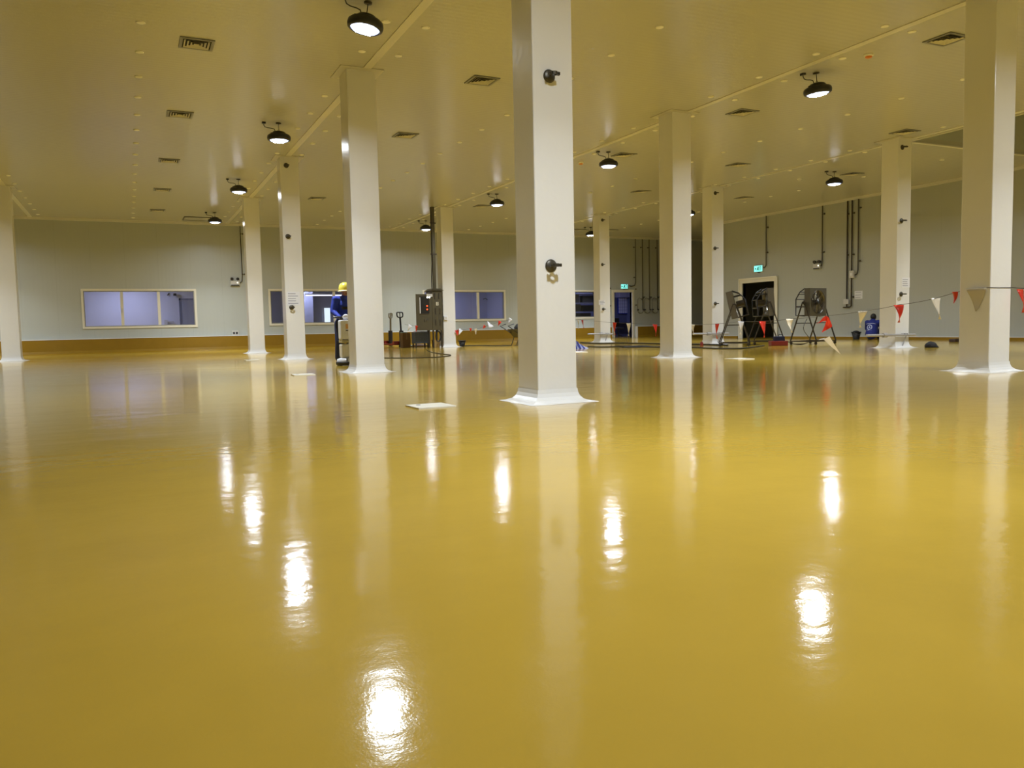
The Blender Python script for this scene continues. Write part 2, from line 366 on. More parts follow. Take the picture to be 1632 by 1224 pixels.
MB().box(-.24, .24, -.24, .24, .42, .50).build('seat', BCLOTH, t, bevel=.03); MB().box(-.22, .22, .2, .27, .55, 1.0).build('backrest', BCLOTH, t, bevel=.03)
MB().tube([(0, 0, .1), (0, 0, .42)], .03).build('post', BLACK, t); MB().tube([(0, .22, .46), (0, .25, .6)], .025).build('back_bar', BLACK, t)
for a in range(5): MB().tube([(0, 0, .10), (.26*math.cos(a*1.2566), .26*math.sin(a*1.2566), .05)], .02).build('foot', BLACK, t)
# room light (4) tinted blue
# door 1 frame
f = MB(); f.box(DOOR[0]-.13, DOOR[0], YB-.04, YB+.15, 0, DOOR[3]+.13); f.box(DOOR[1], DOOR[1]+.13, YB-.04, YB+.15, 0, DOOR[3]+.13); f.box(DOOR[0], DOOR[1], YB-.04, YB+.15, DOOR[3], DOOR[3]+.13)
struct('door_1', f, FRAME)
t = MB(); t.box(DOOR[0]-.02, DOOR[0]+.03, YB+.16, YB+1.1, 0.01, DOOR[3]-.01); leaf = struct('door_leaf', t, mat('door_leaf_dark_blue', (.05, .05, .12)), bpy.data.objects['door_1'])
MB().tube([(DOOR[0]+.03, YB+.95, 1.0), (DOOR[0]+.09, YB+.95, 1.0), (DOOR[0]+.09, YB+.8, 1.0)], .012).build('door_handle', STEEL, leaf)
# door 2 frame on the right wall and the dark room behind
f = MB(); ty = .17
f.box(XR-.05, XR+.15, RD[0]-ty, RD[0], 0, RD[3]+ty); f.box(XR-.05, XR+.15, RD[1], RD[1]+ty, 0, RD[3]+ty); f.box(XR-.05, XR+.15, RD[0], RD[1], RD[3], RD[3]+ty)
d2 = struct('door_2', f, FRAME)
f = MB(); f.box(XR-.075, XR-.05, RD[0]-ty-.03, RD[0]-ty+.03, 0, RD[3]+ty+.03); f.box(XR-.075, XR-.05, RD[1]+ty-.03, RD[1]+ty+.03, 0, RD[3]+ty+.03); f.box(XR-.075, XR-.05, RD[0]-ty, RD[1]+ty, RD[3]+ty-.03, RD[3]+ty+.03)
f.build('architrave', TRIM, d2)
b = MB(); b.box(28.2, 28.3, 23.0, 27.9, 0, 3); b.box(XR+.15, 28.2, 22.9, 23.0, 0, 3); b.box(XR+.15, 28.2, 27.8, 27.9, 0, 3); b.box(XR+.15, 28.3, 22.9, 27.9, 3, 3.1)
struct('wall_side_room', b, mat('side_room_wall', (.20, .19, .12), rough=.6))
MB().box(24.9, 24.95, 23.05, 25.6, 0, 2.98).build('shade_sheet', DARK, label='added black sheet as curtain inside the open doorway in the right wall', category='shading')  # black sheet added to give the darkness in this part of the doorway

# ================================================================== COLUMNS
COLS = {'left': (-3.09, 27.3), 'r1a': (3.685, 6.93), 'r1b': (3.665, 13.48), 'r1c': (3.78, 20.68), 'r1d': (3.77, 27.38),
        'r2a': (10.42, 7.02), 'r2b': (10.37, 13.72), 'r2d': (10.46, 27.33), 'r3b': (16.95, 13.72), 'r3c': (17.07, 20.62), 'r3d': (17.07, 27.35)}
CL = {'left': 'white square column at the far left edge, in front of the plain back wall',
      'r1a': 'nearest white square column, centre of the hall, with two pipe clamps facing us',
      'r1b': 'second white column of the left row, hiding half of the worker in the yellow helmet',
      'r1c': 'third white column of the left row, with a paper notice and three pipe clamps',
      'r1d': 'farthest white column of the left row, just right of the left window',
      'r2a': 'big white column at the right edge with a bunting string tied around it',
      'r2b': 'plain white column right of centre, in front of the far pipes and recess',
      'r2d': 'far white column with the steel electrical cabinet at its left side',
      'r3b': 'white column at right carrying a notice, beside the black heap on the floor',
      'r3c': 'slim far white column left of the tilted fan on its frame',
      'r3d': 'farthest white column, beside the small open doorway in the back wall'}
HALF = {'r1a': .212, 'r2a': .215, 'r1b': .243, 'r1c': .225}
A = .235
mcol = mat('collar_cream', (.60, .58, .51), rough=.3)
def column(key):
    A = HALF.get(key, .235); x, y = COLS[key]; t = thing('column', CL[key], 'column', (x, y, 0), group='square columns of the hall')
    s = MB(); s.box(-A, A, -A, A, 0, H); s.build('shaft', WHITE, t, bevel=.012)
    # coved flare at the foot, ragged at the floor
    prof = [(0.003, .13), (.008, .09), (.022, .055), (.05, .026), (.10, .007), (.155, .001)]
    mb = MB(); n = 10; rnd = random.Random(key); ring = []
    for o, z in prof:
        r = []
        for sidei in range(4):
            for k in range(n):
                u = -1+2*k/n; a = A+o
                jit = (rnd.uniform(-.25, .5) if o > .11 else 0)*.06
                p = [(u*a, -a-jit), (a+jit, u*a), (-u*a, a+jit), (-a-jit, -u*a)][sidei]; r.append((p[0], p[1], z))
        ring.append(r)
    N = 4*n
    mb.add([v for r in ring for v in r], [[i*N+k, i*N+(k+1) % N, (i+1)*N+(k+1) % N, (i+1)*N+k] for i in range(len(prof)-1) for k in range(N)])
    mb.build('base_flare', WHITE, t)
    c = MB(); a0, a1 = A, A+.12
    c.box(-a1, a1, -a1, -a0, H-.014, H); c.box(-a1, a1, a0, a1, H-.014, H); c.box(-a1, -a0, -a0, a0, H-.014, H); c.box(a0, a1, -a0, a0, H-.014, H)
    c.build('ceiling_collar', mcol, t)
    return t
for k in COLS: column(k)

# pipe clamps on stub rods, fixed to the faces of the columns
def clamp_proto():
    t = thing('pipe_clamp', '', 'pipe clamp')
    Mx = Matrix.Rotation(PI/2, 3, 'X')
    MB().lathe([(.060, 0), (.062, .006), (.05, .016), (.02, .022), (.001, .023)], n=20, M=Mx).build('flange', FITTING, t)
    MB().tube([(0, -.015, 0), (0, -.072, 0)], .009).build('rod', FITTING, t)
    r = MB(); n = 20
    for k in range(n):
        a0, a1 = 2*PI*k/n, 2*PI*(k+1)/n; c = (0, -.098)
        vs = []
        for a in (a0, a1):
            for rr in (.026, .033):
                for z in (-.014, .014): vs.append((c[0]+rr*math.cos(a), c[1]+rr*math.sin(a), z))
        r.add(vs, [[0, 1, 3, 2], [4, 6, 7, 5], [0, 4, 5, 1], [2, 3, 7, 6], [0, 2, 6, 4], [1, 5, 7, 3]])
    r.build('ring', FITTING, t)
    for sx in (-1, 1):
        e = MB().box(.031 if sx > 0 else -.058, .058 if sx > 0 else -.031, -.112, -.084, -.014, .014); e.build('ear', FITTING, t)
        MB().tube([(sx*.046, -.125, 0), (sx*.046, -.07, 0)], .006).build('bolt', FITTING, t)
    return t
first = True; cl0 = clamp_proto()
CF = [('r1a', (875, 127), 'on the nearest column, above eye height'), ('r1a', (878, 430), 'on the nearest column, the lower one'),
      ('r1c', (456, 263), 'near the top of the left row column with notice'), ('r1c', (459, 379), 'midway up the left row column with the notice'), ('r1c', (465, 493), 'just below the notice on the left row column'),
      ('r3d', (960, 351), 'at the top of the farthest column beside the far doorway'), ('r3d', (960, 422), 'midway up the farthest column beside the far doorway'), ('r3d', (961.5, 492), 'low on the farthest column beside the far doorway'),
      ('r3c', (1140, 307), 'at the top of the slim column left of the tilted fan'), ('r3c', (1139.5, 394.5), 'midway up the slim column left of the tilted fan'), ('r3c', (1140, 482), 'low on the slim column left of the tilted fan'),
      ('r3b', (1438, 233), 'at the top of the column behind the red flag at right'), ('r3b', (1436.5, 353), 'midway up the column behind the red flag at right'), ('r3b', (1436, 467), 'below the notice on the column behind the red flag at right')]
for i, (k, q, lab) in enumerate(CF):
    yf = COLS[k][1]-HALF.get(k, .235); P = ony(*q, yf); z = min([1.30, 3.05, 4.78], key=lambda a: abs(a-P.z)); 
    lb = 'dark round-flanged pipe clamp '+lab
    if first: cl0.location = (P.x, yf, z); cl0['label'] = lb; cl0['group'] = 'pipe clamps on the columns'; first = False
    else: dup(cl0, (P.x, yf, z), label=lb, group='pipe clamps on the columns')

# paper notices
def notice(P, w, h, lab, axis='y', lines=4, tint=PAPER):
    t = thing('paper_notice', lab, 'notice', P, 0 if axis == 'y' else -PI/2)
    MB().box(-w/2, w/2, -.004, 0, -h/2, h/2).build('sheet', tint, t)
    L = MB(); rnd = random.Random(lab)
    for i in range(lines):
        z = h/2-.05-(h-.08)*i/max(1, lines-1)*.92; 
        ww = w*rnd.uniform(.55, .8); L.box(-w/2+.03, -w/2+.03+ww, -.006, -.004, z-.008, z+.008)
    L.build('printed_lines', INK, t)
notice((3.75, COLS['r1c'][1]-.225, 1.52), .32, .34, 'white printed notice taped to the third column of the left row', lines=5)
notice((16.93, COLS['r3d'][1]-A, 1.56), .30, .20, 'white notice on the farthest column beside the far doorway', lines=3)
notice((17.04, COLS['r3b'][1]-A, 1.58), .28, .24, 'white notice on the column behind the red flag at right', lines=4)
notice((XR, 20.42, 1.56), .34, .28, 'white notice on the right wall beside the two long pipes', 'x', lines=3)

# ================================================================== HIGH-BAY LAMPS
def lamp_proto(lit=True):
    t = thing('high_bay_lamp', '', 'lamp')
    MB().lathe([(.055, 0), (.055, -.018), (.02, -.022)], n=16).build('ceiling_mount', DSTEEL, t, loc=(0, 0, .26))
    MB().tube([(0, 0, .25), (0, 0, .115)], .006).build('rod', DSTEEL, t)
    r = MB(); pts = [(.022*math.cos(a*PI/6), 0, .10+.022*math.sin(a*PI/6)) for a in range(13)]; r.tube(pts, .005, 6, caps=False); r.build('hook', DSTEEL, t)
    MB().lathe([(.03, .095), (.07, .09), (.12, .075), (.145, .05), (.155, .03), (.205, .018), (.230, -.005), (.238, -.045), (.230, -.085), (.205, -.100), (.192, -.102), (.19, -.085), (.001, -.084)], n=32).build('housing', BLACK, t)
    MB().box(-.17, -.09, -.05, .05, .0, .05).build('driver_box', BLACK, t, bevel=.008)
    MB().lathe([(.188, -.086), (.17, -.104), (.1, -.112), (.001, -.113)], n=32).build('lens', LENS, t)
    MB().box(-.10, .10, -.10, .10, -.124, -.112).build('led_plate', LIT, t)
    c = MB(); c.tube([(-.29, .02, .26), (-.29, .02, .20), (-.27, .02, .165), (-.22, .02, .15), (-.14, .01, .145), (-.09, 0, .13), (-.07, 0, .08)], .008)
    c.build('cable', BLACK, t); MB().box(-.325, -.255, -.015, .055, .225, .262).build('cable_box', BLACK, t)
    L = bpy.data.lights.new('lamp_light', 'AREA'); L.shape = 'DISK'; L.size = .31; L.energy = LP; L.spread = 2.42; L.color = (.84, .92, 1.0)
    lo = bpy.data.objects.new('lamp_light', L); C.objects.link(lo); lo.parent = t; lo.location = (0, 0, -.126)
    L.energy = LP*.55; L.spread = 2.0
    L2 = L.copy(); L2.energy = LP*.45; L2.spread = 2.85; L2.size = .31
    lo2 = bpy.data.objects.new('lamp_light_wide', L2); C.objects.link(lo2); lo2.parent = t; lo2.location = (0, 0, -.128)
    return t
LP = 205
l0 = lamp_proto(); first = True
rows = [(-4.9, 'unseen row beyond the left edge'), (3.0, 'left row'), (11.0, 'middle row'), (18.72, 'right row')]
order = ['behind the camera', 'overhead beside the camera', 'nearest in view', 'second', 'third', 'fourth']
for x, rn in rows:
    for j, y in enumerate([-2.9, 3.8, 10.52, 17.24, 23.95, 30.85]):
        if x < 0 and j in (1, 2, 3): continue  # rear lamp of this unseen row is added to brighten the near floor
        inview = j >= 2 and x > 0
        if x == 18.72: lab = {0: 'behind the camera, right row', 1: 'beyond the right edge', 2: 'on a long rod from the raised ceiling well', 3: 'right of the tilted fans, above the wall pipes', 4: 'hidden behind the plain column right of centre', 5: 'farthest and smallest, above the window by the far doorway'}[j]
        else:
            lab = ('%s of the lamps in the %s' % (['', '', 'nearest', 'second', 'third', 'farthest'][j], rn)) if inview else '%s, %s %s' % (rn, order[j] if j < 2 else 'lamp', '' if j < 2 else ['', '', 'three', 'four', 'five', 'six'][j])
        lab = 'black high bay lamp, ' + lab.strip()
        if j < 2 and x == 3.0: x_ = 3.2
        else: x_ = x
        if first: l0.location = (x_, y, 4.74); l0['label'] = lab; l0['group'] = 'high bay lamps'; o = l0; first = False
        else: o = dup(l0, (x_, y, 4.74), label=lab, group='high bay lamps')
        if x == 18.72 and j == 2: MB().tube([(0, 0, .26), (0, 0, 1.56)], .012).build('extension_rod', DSTEEL, o); MB().lathe([(.055, 1.56), (.055, 1.54), (.02, 1.535)], n=16).build('ceiling_mount', DSTEEL, o)
        if x == 3.0 and j == 2: o.rotation_euler = (0, math.radians(9), 0)
        elif x == 11.0 and j == 2: o.rotation_euler = (0, math.radians(-7), 0)

# ================================================================== CEILING VENTS
def vent_proto():
    t = thing('ceiling_vent', '', 'vent'); a = .24
    f = MB(); f.box(-a, a, -a, -a+.045, -.016, 0); f.box(-a, a, a-.045, a, -.016, 0); f.box(-a, -a+.045, -a+.045, a-.045, -.016, 0); f.box(a-.045, a, -a+.045, a-.045, -.016, 0)
    f.build('frame', VFR, t)
    b = MB(); r = a-.045; b.box(-r, r, -r, r, -.004, -.001); b.build('plenum_shade', DARK, t)  # dark sheet stands in for the shade of the plenum above the louvres
    for i in range(4):
        ro = .178-.047*i; ri = ro-.024; zo, zi = -.020, -.005
        if i == 3: ri = .004
        vs = [(-ro, -ro, zo), (ro, -ro, zo), (ro, ro, zo), (-ro, ro, zo), (-ri, -ri, zi), (ri, -ri, zi), (ri, ri, zi), (-ri, ri, zi)]
        vs += [(x, y, z+.002) for x, y, z in vs]
        fs = []
        for k in range(4):
            k2 = (k+1) % 4; fs += [[k, k2, 4+k2, 4+k], [8+k, 12+k, 12+k2, 8+k2], [k, 8+k, 8+k2, k2], [4+k, 4+k2, 12+k2, 12+k]]
        MB().add(vs, fs).build('louvre', LOUV, t)
    return t
v0 = vent_proto(); first = True
VR = [(1.12, 'leftmost row', [12.97, 17.22, 21.9, 26.4, 30.85]), (5.76, 'second row from the left', [13.05, 17.33, 26.6]), (11.57, 'row left of the right-hand lamps', [8.50, 13.05, 17.40, 26.5]),
      (15.27, 'row above the slim far column', [17.4, 22.0]), (19.54, 'rightmost row', [17.33, 21.96]), (20.2, 'pair beside the far doorway', [31.5])]
for x, rn, ys in VR:
    for j, y in enumerate(ys):
        lab = 'square grey ceiling air vent, %s in the %s' % (['nearest', 'second', 'third', 'fourth', 'fifth'][j], rn)
        if first: v0.location = (x, y, H); v0['label'] = lab; v0['group'] = 'square ceiling vents'; first = False
        else: dup(v0, (x, y, H), label=lab, group='square ceiling vents')
dup(v0, (16.36, 13.03, H), label='square ceiling air vent just above the column with the notice at right', group='square ceiling vents')
dup(v0, (18.64, 31.8, H), label='small far ceiling vent above the window by the far doorway', group='square ceiling vents')
# access hatch frame
t = thing('access_hatch', 'thin dark outlined access hatch in the ceiling by the farthest left row lamp', 'hatch', (2.6, 32.7, H))
MB().box(-.5, .5, -.45, .45, -.012, 0).build('hatch_panel', CEIL, t)
f = MB(); f.box(-.54, .54, -.49, -.45, -.02, 0); f.box(-.54, .54, .45, .49, -.02, 0); f.box(-.54, -.5, -.45, .45, -.02, 0); f.box(.5, .54, -.45, .45, -.02, 0); f.build('hatch_frame', DSTEEL, t)

# ceiling cap discs
dm = MB().lathe([(.062, 0), (.062, -.008), (.05, -.014), (.001, -.015)], n=16)
d0 = None
colxy = list(COLS.values())
for x in [-2.69, .36, 3.45, 4.03, 7.14, 10.2, 10.78, 13.8, 16.78, 17.32, 20.27]:
    for k in range(-2, 20):
        y = 8.49+1.295*k
        if x == -2.69 and y < 25: continue
        if x > 17 and y < 14: continue
        if any(abs(x-a) < .4 and abs(y-b) < .42 for a, b in colxy): continue
        px, py = proj((x, y, H))
        if not (-5 < px < 1637 and -5 < py < 600): continue
        if d0 is None:
            d0 = dm.build('ceiling_disc', DISC); tag(d0, 'small round pale cover disc on the ceiling, one of several straight lines of discs', 'ceiling disc', 'round discs on the ceiling panels'); o = d0
        else: o = d0.copy(); C.objects.link(o)
        o.location = (x, y, H)
for (x, y, m_, lab) in [(11.04, 9.49, ORANGE, 'orange-bottomed round smoke detector on the ceiling at upper right'), (11.02, 18.62, ORANGE, 'small brown sprinkler head on the ceiling right of the nearest column'), (18.62, 18.49, EGREY, 'pale round detector on the ceiling above the right wall')]:
    t = thing('smoke_detector' if 'detector' in lab else 'sprinkler_head', lab, 'detector' if 'detector' in lab else 'sprinkler', (x, y, H))
    MB().lathe([(.075, 0), (.075, -.02), (.06, -.03)], n=20).build('base', DISC, t); MB().lathe([(.055, -.028), (.05, -.05), (.02, -.058), (.001, -.06)], n=20).build('cap', m_, t)

# ================================================================== WALL FIXTURES
def conduit(name, lab, pts, r=.018, clips=(), clipdir=(1, 0, 0), m=DSTEEL, cat='pipe', group=None, off=0):
    P0 = Vector(pts[-1]); t = thing(name, lab, cat, P0, group=group)
    MB().tube([Vector(p)-P0 for p in pts], r, 10).build('tube', m, t)
    for z in clips:
        c = Vector((pts[0][0], pts[0][1], z))-P0; d = Vector(clipdir)
        b = MB(); b.tube([c-d*.02, c+d*.085], .014, 8); b.ball(c+d*.09, .032, 8); b.build('clip', m, t)
    return t
yb = YB-.045
conduit('conduit', 'thin dark conduit dropping to the twin emergency light on the left back wall', [(4.22, yb, H), (4.22, yb, 2.95), (4.20, yb, 2.72), (4.12, yb, 2.66)], .016, [4.6, 3.0])
conduit('conduit', 'dark conduit curving to the green exit sign over the far doorway', [(23.10, yb, H), (23.10, yb, 2.75), (23.04, yb, 2.60), (22.86, yb, 2.56), (22.72, yb, 2.58)], .018, [4.5, 3.0], (-1, 0, 0))
for i, x in enumerate([23.52, 23.94, 24.42]):
    nm = ['first', 'second', 'third'][i]
    t = conduit('water_pipe', '%s tall thin water pipe right of the far doorway, ending in a hose tap' % nm, [(x, yb, H), (x, yb, 1.36)], .018, [4.5], (-1, 0, 0), cat='pipe', group='tall wall pipes with hose taps')
    MB().tube([(-.10, -.02, .55), (-.02, -.04, .58), (.05, -.05, .62)], .02).build('valve', STEEL, t); MB().box(-.02, .09, -.09, -.06, .64, .67).build('lever', BLACK, t)
    pts = [(0, -.02, .02)]+[(-.17+.17*math.cos(a*PI/8), -.05, -.0-.16*math.sin(a*PI/8)) for a in range(9)]+[(-.34, -.05, .35), (-.33, -.05, .55), (-.24, -.05, .62), (-.12, -.04, .58)]
    MB().tube(pts, .012).build('hose_loop', STEEL, t)
    MB().tube([(-.34, -.03, .02), (-.34, -.12, .02)], .035, 10).build('tap_head', BLACK, t); MB().tube([(.0, -.03, .02), (.0, -.12, .02)], .03, 10).build('coupling', BLACK, t)
for i, (x, z) in enumerate([(21.62, 2.45), (23.13, 2.42), (21.62, 1.60), (23.14, 1.62)]):
    tag(MB().lathe([(.04, 0), (.04, .03), (.02, .05), (.001, .055)], n=12, M=Matrix.Rotation(PI/2, 3, 'X')).build('wall_stud', STEEL, loc=(x, YB, z)), 'small round dark stud on the wall, %s of the far doorway' % ['upper left', 'upper right', 'lower left', 'lower right'][i], 'stud', 'studs around the far doorway')
# exit signs
def exit_sign(P, rz, lab, w=.42, h=.24):
    t = thing('exit_sign', lab, 'exit sign', P, rz)
    MB().box(-w/2, w/2, -.06, 0, -h/2, h/2).build('case', EGREY, t, bevel=.008)
    MB().box(-w/2+.015, w/2-.015, -.066, -.06, -h/2+.015, h/2-.015).build('lit_face', GREEN, t)
    g = MB(); y0, y1 = -.070, -.066; s = h/.24
    def bar(x0, z0, x1, z1, r):
        d = Vector((x1-x0, 0, z1-z0)); u = Vector((-d.z, 0, d.x)).normalized()*r
        a = Vector((x0, y1, z0)); b = Vector((x1, y1, z1)); g.flat([a-u, a+u, b+u, b-u], .004, (0, -1, 0))
    # running figure
    bar(.0, .045, -.02, -.01, 0.027); bar(-.02, -.01, .03, -.04, 0.017); bar(.03, -.04, .02, -.085, 0.015); bar(-.02, -.01, -.045, -.05, 0.017); bar(-.045, -.05, -.085, -.055, 0.014)
    bar(0, .04, .045, .02, 0.014); bar(0, .04, -.045, .015, 0.014)
    g.lathe([(.018, y1), (.018, y0)], n=12, M=Matrix(((1, 0, 0), (0, 0, 1), (0, 1, 0))), c=(.012, 0, .075))
    # doorway and arrow
    bar(.09, -.09, .09, .09, 0.010); bar(.09, .09, .15, .09, 0.010); bar(.15, .09, .15, -.09, 0.010)
    bar(-.17, 0, -.11, 0, 0.014); bar(-.17, 0, -.14, .035, 0.012); bar(-.17, 0, -.14, -.035, 0.012)
    g.build('pictogram', GREEND, t)
    MB().box(-.05, .05, -.05, -.01, -h/2-.03, -h/2).build('battery_lamp', BLACK, t)
exit_sign((22.42, YB, 2.55), 0, 'glowing green exit sign above the small far doorway')
exit_sign((XR, 25.38, 2.84), -PI/2, 'glowing green exit sign above the wide doorway in the right wall', .50, .27)
# emergency twin lights
def twin(P, rz, lab):
    t = thing('emergency_light', lab, 'emergency light', P, rz)
    MB().box(-.17, .17, -.09, 0, -.10, .10).build('case', EGREY, t, bevel=.01); MB().box(-.15, .15, -.094, -.09, -.10, -.06).build('label_strip', BLACK, t)
    for sx in (-.11, .11):
        MB().tube([(sx, -.05, .10), (sx, -.05, .14)], .015).build('neck', BLACK, t)
        h = MB().tube([(sx, 0.0, .175), (sx, -.06, .175), (sx, -.10, .165)], [.03, .055, .06], 14).build('lamp_head', BLACK, t)
    MB().lathe([(.02, 0), (.02, .01)], n=10, M=Matrix.Rotation(PI/2, 3, 'X')).build('pilot_lamp', GLOW, t, loc=(.09, -.09, .02))
    return t
twin((3.93, YB, 2.64), 0, 'twin headed emergency light box on the back wall right of the left window')
twin((XR, 22.28, 2.70), -PI/2, 'twin headed emergency light on the right wall left of the two long pipes')
t = thing('socket_box', 'small grey double socket low on the back wall below the emergency light', 'socket', (3.86, YB, .66))
MB().box(-.12, .12, -.06, 0, -.09, .09).build('case', EGREY, t); 
for sx in (-.055, .055): MB().box(sx-.035, sx+.035, -.066, -.06, -.05, .04).build('socket', BLACK, t)
xr = XR-.045
conduit('conduit', 'thin dark conduit down to the exit sign on the right wall', [(xr, 24.95, H), (xr, 24.95, 2.95), (xr, 25.0, 2.88), (xr, 25.10, 2.86)], .018, [4.45, 3.45], (0, -1, 0))
conduit('conduit', 'thin dark conduit down to the emergency light on the right wall', [(xr, 22.05, H), (xr, 22.05, 2.85), (xr, 22.07, 2.74), (xr, 22.10, 2.70)], .018, [4.6, 3.2], (0, -1, 0))
a = conduit('conduit', 'long thick dark pipe on the right wall, left one of the close pair', [(xr, 20.90, H), (xr, 20.90, 1.15)], .026, [4.45, 3.0, 1.4], (0, -.5, 0))
MB().box(-.03, .02, -.10, .12, .10, .28).build('socket_box', EGREY, a)
a = conduit('conduit', 'long dark pipe on the right wall, right one of the pair, bent at its foot', [(xr, 20.70, H), (xr, 20.70, 1.18), (xr, 20.78, 1.14), (xr, 21.05, 1.14)], .024, [4.45, 3.0, 1.5], (0, -1, 0))
a = conduit('conduit', 'dark conduit hooking into a switch box above the notice', [(xr, 20.42, H), (xr, 20.42, 2.45), (xr, 20.46, 2.30), (xr, 20.55, 2.27)], .02, [4.6, 2.75], (0, -1, 0))
t = thing('switch_box', 'white square switch box on the right wall above the notice', 'switch', (XR, 20.66, 2.30))
MB().box(-.10, 0, -.10, .10, -.13, .13).build('case', EGREY, t, bevel=.01); MB().box(-.115, -.10, -.05, .05, -.05, .05).build('rocker', PAPER, t)

# ================================================================== FLOOR PLATES
for i, (x, y, s, lab) in enumerate([(2.53, 7.11, .185, 'white square cover plate lying on the yellow floor left of the nearest column'), (2.56, 13.37, .17, 'pale thin cover plate on the floor left of the second left row column'),
        (2.75, 20.9, .17, 'small pale cover plate on the floor near the third column of the left row'), (10.66, 12.1, .20, 'white square cover plate on the floor below the tilted fan'), (10.6, 18.2, .19, 'small white plate on the floor just right of the nearest column')]):
    t = thing('cover_plate', lab, 'cover plate', (x, y, .0), random.Random(i).uniform(-.04, .04), 'square floor cover plates')
    MB().box(-s, s, -s, s, 0, .012).build('plate', TRIM if i < 4 else PAPER, t)
    MB().lathe([(.022, .0121), (.022, .014)], n=12).build('finger_hole', BLACK, t, loc=(-s*.45, s*.55, 0))

# ================================================================== CABINET by the far column
P = ony(689, 500, 26.95); cx = P.x
t = thing('electrical_cabinet', 'dark stainless electrical cabinet on legs with its door open, left of the far column', 'cabinet', (cx, 26.95, 0))
w, d = .38, .60
MB().box(0, w, 0, d, .62, 2.02).build('body', GALV, t, bevel=.01)
f = MB(); f.add([(-.06, -.06, 2.02), (w+.06, -.06, 2.02), (w+.06, d+.06, 2.02), (-.06, d+.06, 2.02), (.04, .05, 2.10), (w-.04, .05, 2.10), (w-.04, d-.05, 2.10), (.04, d-.05, 2.10)], [[0, 1, 2, 3], [4, 7, 6, 5], [0, 4, 5, 1], [1, 5, 6, 2], [2, 6, 7, 3], [3, 7, 4, 0]])
f.build('roof', GALV, t)
for (x, z) in [(.10, 1.72), (.26, 1.72), (.12, 1.18), (.28, 1.18), (.12, .78), (.28, .78)]:
    g = MB()
    for j in range(8): g.box(x-.025, x+.025, -.008, 0, z+j*.028, z+j*.028+.016)
    g.build('vent_grille', DSTEEL, t)
MB().box(.15, .24, -.006, 0, 1.50, 1.62).build('warning_label', mat('cream_label', (.7, .66, .5)), t)
g = MB()
for z in (1.53, 1.56, 1.59): g.box(.17, .22, -.008, -.006, z-.006, z+.006)
g.build('label_print', DARK, t)
dr = MB().box(-.60, -.01, -.02, .02, .62, 1.90).build('door', GALV, t)
MB().box(-.46, -.13, -.028, -.02, 1.22, 1.80).build('window_panel', DARK, dr)
MB().box(-.475, -.445, -.034, -.028, 1.22, 1.78).build('reflection_strip', PAPER, dr)  # pale strip paints a fluorescent reflection on the dark window
f = MB(); f.box(-.47, -.12, -.034, -.02, 1.80, 1.83); f.box(-.47, -.12, -.034, -.02, 1.19, 1.22); f.box(-.13, -.11, -.034, -.02, 1.22, 1.80); f.build('window_frame', DSTEEL, dr)
for z in (1.48, 1.36): MB().lathe([(.028, 0), (.028, .02), (.015, .03)], n=12, M=Matrix.Rotation(PI/2, 3, 'X')).build('indicator_lamp', RLAMP, dr, loc=(-.20, -.028, z), label='glowing red indicator lamp')
for x in (-.30, -.22): MB().tube([(x, -.03, 1.02), (x, -.05, .98), (x, -.03, .92)], .008).build('latch', STEEL, dr)
MB().box(-.23, -.01, -.10, -.028, 1.80, 1.90).build('lamp_fitting', EGREY, dr); 
for x in (-.20, -.12): MB().ball((x, -.09, 1.78), .03, 8).build('bulb', GLOW, dr)
for (x, y) in [(.03, .03), (w-.03, .03), (.03, d-.03), (w-.03, d-.03)]: MB().box(x-.025, x+.025, y-.025, y+.025, 0, .62).build('leg', DSTEEL, t)
MB().box(-.14, -.10, .0, .04, .0, .62).build('prop', DSTEEL, t)
# duct + conduit up the column's side
P2 = ony(697, 400, 27.2)
t = thing('cable_duct', 'tall steel cable trunking rising from the cabinet to the ceiling beside the far column', 'trunking', (9.98, 27.25, 2.10))
MB().box(-.05, .05, -.04, .04, 0, 2.90).build('trunking', GALV, t); MB().tube([(-.09, -.05, 2.88), (-.09, -.05, .9), (-.12, -.06, .4), (-.12, -.06, .0)], .022).build('conduit', DSTEEL, t)
for z in (2.3, 1.2): MB().box(-.13, .09, -.055, -.035, z, z+.05).build('bracket', DSTEEL, t)
t = thing('socket_box', 'small white socket box on the side of the far column beside the cabinet', 'socket', (10.30, 27.33-A, 1.05))
MB().box(-.07, .07, -.06, 0, -.07, .07).build('case', PAPER, t, bevel=.006); MB().box(-.04, .04, -.066, -.06, -.03, .04).build('cover', EGREY, t)
# crate under the door
t = thing('mesh_crate', 'blue grey mesh crate standing under the open cabinet door', 'crate', (cx-.30, 27.45, 0))
f = MB(); f.box(-.26, .26, -.2, .2, .16, .18); f.box(-.26, .26, -.2, -.185, .18, .56); f.box(-.26, .26, .185, .2, .18, .56); f.box(-.26, -.245, -.185, .185, .18, .56); f.box(.245, .26, -.185, .185, .18, .56)
f.build('crate_body', MESHB, t)
for x in (-.22, .22):
    for y in (-.17, .17): MB().box(x-.02, x+.02, y-.02, y+.02, 0, .16).build('leg', DSTEEL, t)
MB().box(-.2, .22, -.15, .15, .5, .60).build('packed_sheet', PAPER, t)
